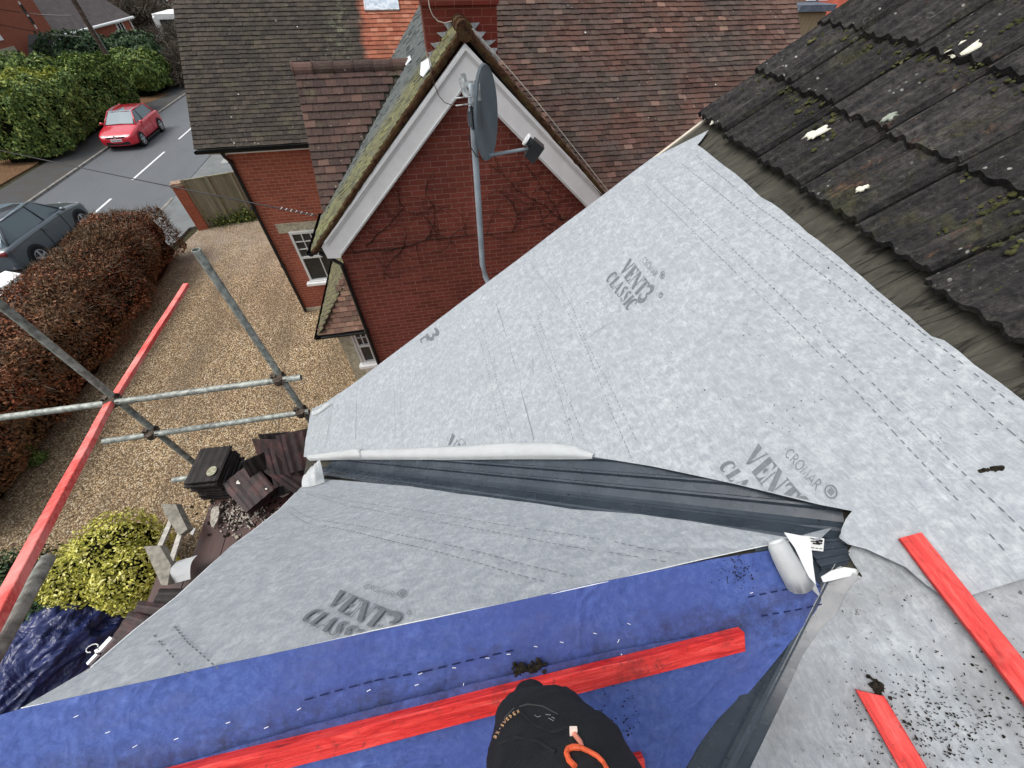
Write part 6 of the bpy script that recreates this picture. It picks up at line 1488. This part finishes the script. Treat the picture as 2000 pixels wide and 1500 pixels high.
for i, (px_, py_, z_, ro, mt) in enumerate(((582, 880, -3.02, (50, 10, 15), 1), (530, 892, -3.08, (62, -10, -20), 1), (560, 905, -3.12, (38, 18, 25), 1), (548, 875, -3.18, (70, 0, -5), 0), (572, 925, -3.20, (25, 20, 60), 1), (520, 915, -3.20, (75, 8, 30), 0), (560, 930, -3.36, (4, 2, 20), 0))):
    p_ = reach(px_, py_, H+z_); o = clo(t1 if mt else t0, p_, tuple(math.radians(v) for v in ro), lab[i], None)
for i, (px_, py_, z_, ro, lb) in enumerate(((345, 1190, -3.35, (6, -5, 80), 'dark tile resting at the left verge below the golden shrub'), (300, 1222, -3.30, (8, -10, 72), 'grey-pink tile under the dark one at the left verge'), (272, 1250, -3.26, (5, -8, 66), 'red tipped tile sticking out at the left verge'))):
    clo((t0, t1, t1)[i], reach(px_, py_, H+z_), tuple(math.radians(v) for v in ro), lb)
# rubble and mortar bits on the boards
M_MORT = plain("pale_mortar", (.34, .31, .27), .9, .1, var=.3, sc=40, bump=.5)
bm = bmesh.new(); n_ = 0
for i in range(300):
    px_, py_ = random.gauss(462, 32), random.gauss(1000, 20)
    if px_+py_ > 1560 or px_ < 395: continue
    c = reach(px_, py_, ZB+.006)
    u = Vector((random.gauss(0, 1), random.gauss(0, 1), .1)).normalized(); s_ = random.uniform(.004, .022)
    obox(bm, c, *frame(Vector((random.gauss(0, .3), random.gauss(0, .3), 1)), u), (0, s_*random.uniform(.6, 2.2)), (0, s_*.6), (0, s_*.35))
tag(obj('rubble', recalc(bm), [M_MORT]), 'crumbled mortar and tile chips on the brown boards', 'rubble', kind='stuff')
bm = bmesh.new()
for i in range(260):
    c = reach(random.gauss(462, 40), random.gauss(990, 26), ZB+.004); lump(bm, c, Z_, random.uniform(.006, .02), .4) if i % 2 else None
tag(obj('dark_debris', bm, M_DIRT), 'black wet moss debris heaped on the boards below the tiles', 'debris', kind='stuff')
def flake(pts, z, th, label, cat, mat, name): bm = bmesh.new(); poly_prism(bm, [reach(*p, z) for p in pts], Vector((0, 0, -th))); bmesh.ops.triangulate(bm, faces=[f for f in bm.faces if len(f.verts) > 4]); return tag(obj(name, recalc(bm), mat), label, cat)
flake([(412, 996), (418, 990), (427, 989), (428, 1000), (425, 1015), (418, 1028), (414, 1030), (410, 1020)], ZB+.06, .015, 'pale leaf-shaped sliver of mortar lying on the boards', 'mortar', M_MORT, 'mortar_sliver')
flake([(540, 955), (552, 950), (568, 953), (560, 962), (548, 968), (541, 966)], ZB+.08, .04, 'whitish lump of mortar below the leaning tiles', 'mortar', M_MORT, 'mortar_lump')
flake([(458, 1047), (464, 1045), (466, 1050), (460, 1053)], ZB+.02, .012, 'tiny cream stone chip alone on the brown boards', 'stone', M_STONE, 'stone_chip')
flake([(371, 1042), (379, 1031), (382, 1032), (376, 1045)], ZB+.02, .01, 'thin white splinter on the boards near the timber frame', 'splinter', M_PAINT, 'white_splinter')
# white curved offcut
bm = bmesh.new(); A_ = [reach(*p, H-3.30) for p in ((327, 1143), (372, 1131))]; B_ = [reach(*p, H-3.30) for p in ((340, 1098), (386, 1084))]; rows = []
for i in range(11):
    t_ = i/10; h_ = math.sin(math.pi*t_)*.06
    rows.append([bm.verts.new(A_[0].lerp(B_[0], t_)+Z_*h_+X_*h_*.2), bm.verts.new(A_[1].lerp(B_[1], t_)+Z_*h_+X_*h_*.2)])
for r0, r1 in zip(rows, rows[1:]): bm.faces.new((r0[0], r0[1], r1[1], r1[0]))
bmesh.ops.solidify(bm, geom=bm.faces[:], thickness=.004); tag(obj('membrane_offcut', recalc(bm), M_WHITE, None, True), 'curled white offcut beside the timber frame on the boards', 'offcut')
# weathered timber frame
M_GW = plain("grey_weathered_wood", (.22, .205, .17), .85, .2, var=.25, sc=18, bump=.5)
tf = thing('wooden_trestle', reach(330, 1060, H-3.3), 'small weathered grey timber frame with two boards joined by pale rails', 'trestle')
def qb(name, pts, z, dvec, mat): bm = bmesh.new(); poly_prism(bm, [reach(*p, z) for p in pts], dvec); return obj(name, recalc(bm), mat, tf)
qb('board', [(314, 984), (343, 985), (366, 1034), (350, 1046), (326, 1012)], H-3.26, Vector((.012, .02, -.05)), M_GW)
qb('board', [(281, 1067), (312, 1066), (334, 1104), (327, 1143), (315, 1143)], H-3.24, Vector((.012, .02, -.05)), M_GW)
M_RAIL = plain("pale_rail", (.42, .40, .36), .8, .2, var=.2, sc=25)
for a_, b_ in (((339, 1003), (310, 1070)), ((353, 1036), (332, 1100))):
    bm = bmesh.new(); p_, q_ = reach(*a_, H-3.28), reach(*b_, H-3.27); dd_ = (q_-p_); L_ = dd_.length; dd_.normalize(); obox(bm, p_, dd_, dd_.cross(Z_), Z_, (0, L_), (-.02, .02), (-.02, .0)); obj('rail', recalc(bm), M_RAIL, tf)
# white plastic bracket bits
wbk = thing('gutter_bracket', reach(200, 1262, H-3.0), 'white plastic gutter bracket and strip poking out by the left verge', 'bracket')
for pts in (((168, 1295), (186, 1276), (190, 1279), (171, 1299)), ((190, 1268), (214, 1243), (219, 1247), (196, 1272)), ((184, 1270), (192, 1266), (196, 1272), (186, 1276))):
    bm = bmesh.new(); poly_prism(bm, [reach(*p, H-2.6) for p in pts], Vector((0, 0, -.02))); obj('strip', recalc(bm), M_PAINT, wbk)
bm = bmesh.new(); c = reach(180, 1266, H-2.65); tube(bm, [c+Vector((math.cos(a_)*.03, math.sin(a_)*.02, 0)) for a_ in [k*.6 for k in range(9)]], .003, 6); obj('hook', bm, M_PAINTG, wbk)
# crumpled blue tarpaulin bundle
n = NT("navy_tarpaulin"); n.bump(n.noise(2.2, 3, .5, dist=2.2), .8, .12); M_TARP = n.done(n.ramp(n.noise(3, 5), [(.3, (.010, .016, .075)), (.7, (.026, .038, .14))]), .32, .5)
bm = bmesh.new(); c = Vector((-6.75, 1.95, 0)); g = bmesh.ops.create_icosphere(bm, subdivisions=6, radius=1)
ax_ = Vector((.52, .85, 0)).normalized(); sd_ = Vector((-.85, .52, 0)); bmesh.ops.create_icosphere
for v in g['verts']:
    d = v.co.copy(); q = d.copy(); rid = 1-abs(noise.noise(Vector((d.x*2.6+d.z*1.5, d.y*5, d.z*2.5))))*2; rid2 = 1-abs(noise.noise(Vector((d.x*6, d.y*9+d.x*4, d.z*6))))*2
    k = 1+.14*noise.noise(d*1.4)+.13*rid*abs(rid)+.055*rid2*abs(rid2)
    q = Vector((d.x*1.15, d.y*.62, max(d.z, -.35)*.62))*k
    v.co = c+ax_*q.x+sd_*q.y+Z_*(q.z+.30)
    if v.co.z < .01: v.co += Vector((q.x*.05, q.y*.05, 0)); v.co.z = .01+abs(noise.noise(v.co*5))*.03
tp = tag(obj('tarpaulin_bundle', bm, M_TARP, None, True), 'crumpled dark blue tarpaulin bundle on the soil at lower left', 'tarpaulin')
# ================================================================ LONG RED BATTENS PROPPED OVER THE RAIL
def lbat(a, b, w_, h_, label):
    d = (b-a); L_ = d.length; d.normalize(); s_ = d.cross(Z_).normalized(); u_ = s_.cross(d); bm = bmesh.new(); rws = []
    for i in range(31):
        t_ = L_*i/30; c = a+d*t_+s_*noise.noise(Vector((t_*1.4, a.x, 2)))*.006
        rws.append([bm.verts.new(c+s_*x*w_+u_*y*h_) for x, y in ((-.5, -.5), (.5, -.5), (.5, .42), (.44, .5), (-.44, .5), (-.5, .42))])
    for r0, r1 in zip(rws, rws[1:]):
        for k in range(6): bm.faces.new((r0[k], r0[(k+1) % 6], r1[(k+1) % 6], r1[k]))
    bm.faces.new(rws[0][::-1]); bm.faces.new(rws[-1]); return tag(obj('roof_batten', recalc(bm), M_REDP), label, 'batten', gB)
dL = (Vector((ony(222, 783, yl).x, yl, l1a.z))-CAM).dot(FW)
lbat(dep(-60, 1300, 1.22), dep(213, 790, dL-.10), .052, .036, 'nearest long red batten rising from the lower left over the scaffold rail')
lbat(dep(205, 806, dL-.02), dep(364, 556, dL+1.25), .054, .036, 'farther long red batten pointing out over the gravel from the rail')
# ================================================================ PERSON (kneeling on the near slope; only one knee shows)
n = NT("black_work_trousers"); n.bump(n.math('ADD', n.noise(300, 3), n.math('MULTIPLY', n.noise(9, 5, .6, dist=1), 5.0)), .35, .004)
M_TRS = n.done(n.mix(n.ramp(n.noise(8, 6, .7), [(.45, 0.0), (.7, .6)]), (.006, .007, .009), (.019, .020, .022)), .75, .3)
M_ORG = plain("orange_trim", (.62, .10, .035), .6, .3, var=.15, sc=60)
pn = thing('person', onC(1100, 1520), 'person kneeling on the roof in black work trousers with orange pocket zip', 'person')
legs = [(1034, 1352, .735, .024), (1030, 1378, .715, .050), (1043, 1424, .675, .082), (1066, 1470, .625, .104), (1092, 1535, .565, .118), (1136, 1640, .49, .126), (1182, 1760, .42, .130)]
kp = [(dep(a, b, d), r) for a, b, d, r in legs]
hip = kp[-1][0]+Vector((.0, -.12, -.02)); pel = Vector((hip.x-.10, hip.y-.10, hip.z-.02))
V_ = []; E_ = []; R_ = []
def av(p, r, par=None):
    V_.append(tuple(p)); R_.append(r if isinstance(r, tuple) else (r, r)); 
    if par is not None: E_.append((par, len(V_)-1))
    return len(V_)-1
root = av(pel, .15)
i_ = av(hip, (.125, .125), root)
for p, r in kp[::-1][0:]: i_ = av(p, (r, r*1.0), i_)
knee = i_
sh = onC(1090, 1440, .06); a1_ = av(kp[0][0]+Vector((.015, -.075, -.10)), .055, knee); a2_ = av(Vector((.12, -.24, P.z-.30)), .05, a1_); a3_ = av(Vector((.12, -.36, P.z-.42)), .042, a2_); av(Vector((.14, -.20, P.z-.40)), .035, a3_)
b1_ = av(pel+Vector((-.20, -.02, -.02)), .12, root); b2_ = av(pel+Vector((-.26, -.04, -.28)), .085, b1_); b3_ = av(pel+Vector((-.26, -.32, -.42)), .05, b2_); av(pel+Vector((-.27, -.42, -.44)), .035, b3_)
c1_ = av(pel+Vector((0, -.03, .20)), (.17, .12), root); c2_ = av(pel+Vector((0, .0, .42)), (.20, .13), c1_); c3_ = av(pel+Vector((0, .02, .54)), .06, c2_); c4_ = av(pel+Vector((0, .05, .66)), (.085, .10), c3_); av(pel+Vector((0, .05, .76)), .07, c4_)
for s_ in (-1, 1):
    d1 = av(pel+Vector((s_*.22, .0, .43)), .06, c2_); d2 = av(pel+Vector((s_*.30, .14, .36)), .048, d1); av(pel+Vector((s_*.22, .24, .46)), .036, d2)
_x, _y, _z = n.sep(n.N('ShaderNodeNewGeometry').outputs['Position'])
_head = n.math('GREATER_THAN', _z, pel.z+.575); _hand = n.math('MULTIPLY', n.math('GREATER_THAN', _y, pel.y+.19), n.math('GREATER_THAN', _z, pel.z+.34))
_old = n.p.inputs['Base Color'].links[0].from_socket
n.L(n.mix(n.math('MAXIMUM', _head, _hand), _old, (.48, .27, .19)), n.p.inputs['Base Color'])
_hc = pel+Vector((0, .03, .755)); bm = bmesh.new(); bmesh.ops.create_icosphere(bm, subdivisions=3, radius=1, matrix=Matrix.Translation(_hc) @ Matrix.Diagonal((.088, .105, .075, 1)))
obj('hair', bm, plain('brown_hair', (.05, .03, .02), .8, .2, sc=60, bump=.6), pn, True)
me = bpy.data.meshes.new('body'); me.from_pydata(V_, E_, []); me.materials.append(M_TRS)
bo = bpy.data.objects.new('body', me); C.objects.link(bo); bo.parent = pn; bo.location = -pn.location
sk = bo.modifiers.new('skin', 'SKIN'); sk.use_smooth_shade = True
for k, r in enumerate(R_): me.skin_vertices[0].data[k].radius = r
me.skin_vertices[0].data[0].use_root = True
sb_ = bo.modifiers.new('sub', 'SUBSURF'); sb_.levels = sb_.render_levels = 3
tx = bpy.data.textures.new('cloth_folds', 'CLOUDS'); tx.noise_scale = .05; tx.noise_depth = 2
dm = bo.modifiers.new('folds', 'DISPLACE'); dm.texture = tx; dm.strength = .022; dm.mid_level = .5; dm.texture_coords = 'GLOBAL'
# detail pieces sit on the thigh surface: find it by casting onto the evaluated mesh
bpy.context.view_layer.update()
dg = bpy.context.evaluated_depsgraph_get(); ev = bo.evaluated_get(dg); mwi = bo.matrix_world.inverted()
def onleg(px, py, off=.002):
    d = ray(px, py).normalized(); o_ = mwi @ CAM; dl = (mwi.to_3x3() @ d).normalized()
    ok, loc, nn, _ = ev.ray_cast(o_, dl)
    return (bo.matrix_world @ loc)+nn*off if ok else dep(px, py, .6)
def ribbon(pts, r, mat, name, off=.002, flat=.5):
    bm = bmesh.new(); Q = [onleg(*p, off) for p in pts]; S_ = []
    for a_, b_ in zip(Q, Q[1:]):
        for k in range(4): S_.append(a_.lerp(b_, k/4))
    S_.append(Q[-1]); tube(bm, S_, r, 8); return obj(name, bm, mat, pn)
ribbon([(1124, 1500), (1112, 1488), (1107, 1474), (1110, 1466), (1120, 1462), (1134, 1463)], .0035, M_ORG, 'pocket_piping')
ribbon([(1134, 1463), (1150, 1470), (1166, 1480), (1178, 1492), (1185, 1505)], .0028, M_ORG, 'pocket_piping')
ribbon([(1122, 1436), (1128, 1444), (1134, 1452), (1137, 1461)], .0032, plain("zip_pull", (.55, .20, .14), .5, .3), 'zip_pull')
bm = bmesh.new(); q_ = onleg(1121, 1434, .004); obox(bm, q_, RT, UP, -FW, (-.005, .005), (-.005, .005), (-.002, .002)); obj('zip_tab', recalc(bm), plain("pale_tab", (.75, .62, .55), .5, .3), pn)
# small pale gold lettering along the outer thigh
L1 = [(970, 1443), (980, 1425), (990, 1411), (1003, 1399), (1020, 1390)]
txt = 'BX-SWEDEN'
SER = {'B': [[(0, 0), (0, 1), (.5, .9), (.5, .6), (.05, .5), (.55, .4), (.5, .05), (0, 0)]], 'X': [[(0, 0), (.6, 1)], [(0, 1), (.6, 0)]], '-': [[(.1, .5), (.5, .5)]], 'S': [[(.55, .9), (.1, .95), (.05, .6), (.5, .45), (.5, .1), (0, .05)]],
       'W': [[(0, 1), (.2, 0), (.38, .8), (.55, 0), (.75, 1)]], 'E': [[(.55, 0), (0, 0), (0, 1), (.55, 1)], [(0, .5), (.45, .5)]], 'D': [[(0, 0), (0, 1), (.45, .85), (.5, .2), (0, 0)]], 'N': [[(0, 0), (0, 1), (.5, 0), (.5, 1)]]}
def along(t):
    k = t*(len(L1)-1); i = min(int(k), len(L1)-2); f = k-i; a_, b_ = L1[i], L1[i+1]; dx, dy = b_[0]-a_[0], b_[1]-a_[1]; l = math.hypot(dx, dy); return (a_[0]+dx*f, a_[1]+dy*f), (dx/l, dy/l)
bm = bmesh.new()
for i, chh in enumerate(txt[::-1][::-1]):
    t_ = i/len(txt)
    for st_ in SER[chh]:
        pts = []
        for (gx_, gy_) in st_:
            (ox, oy), (ux, uy) = along(min(1, t_+gx_*.085)); pts.append(onleg(ox+uy*gy_*5.5, oy-ux*gy_*5.5, .0012))
        tube(bm, pts, .0005, 5)
obj('lettering', bm, plain("gold_print", (.62, .38, .20), .5, .3), pn)
bm = bmesh.new()
for pts in (((1045, 1398), (1050, 1402), (1056, 1400)), ((1066, 1397), (1076, 1398)), ((1072, 1404), (1082, 1410), (1084, 1405), (1078, 1402))): tube(bm, [onleg(*p, .0012) for p in pts], .0005, 5)
obj('stitch_mark', bm, plain("grey_print", (.16, .17, .18), .6, .3), pn)
ribbon([(1002, 1372), (1018, 1392), (1046, 1418), (1080, 1430), (1108, 1420)], .0022, M_TRS, 'cloth_fold', .0)
ribbon([(975, 1452), (1010, 1440), (1050, 1448), (1085, 1470)], .0026, M_TRS, 'cloth_fold', .0)
ribbon([(985, 1404), (1003, 1385), (1030, 1376), (1060, 1380), (1090, 1396)], .0012, plain("knee_seam", (.035, .036, .037), .7, .3), 'knee_seam', .0005)
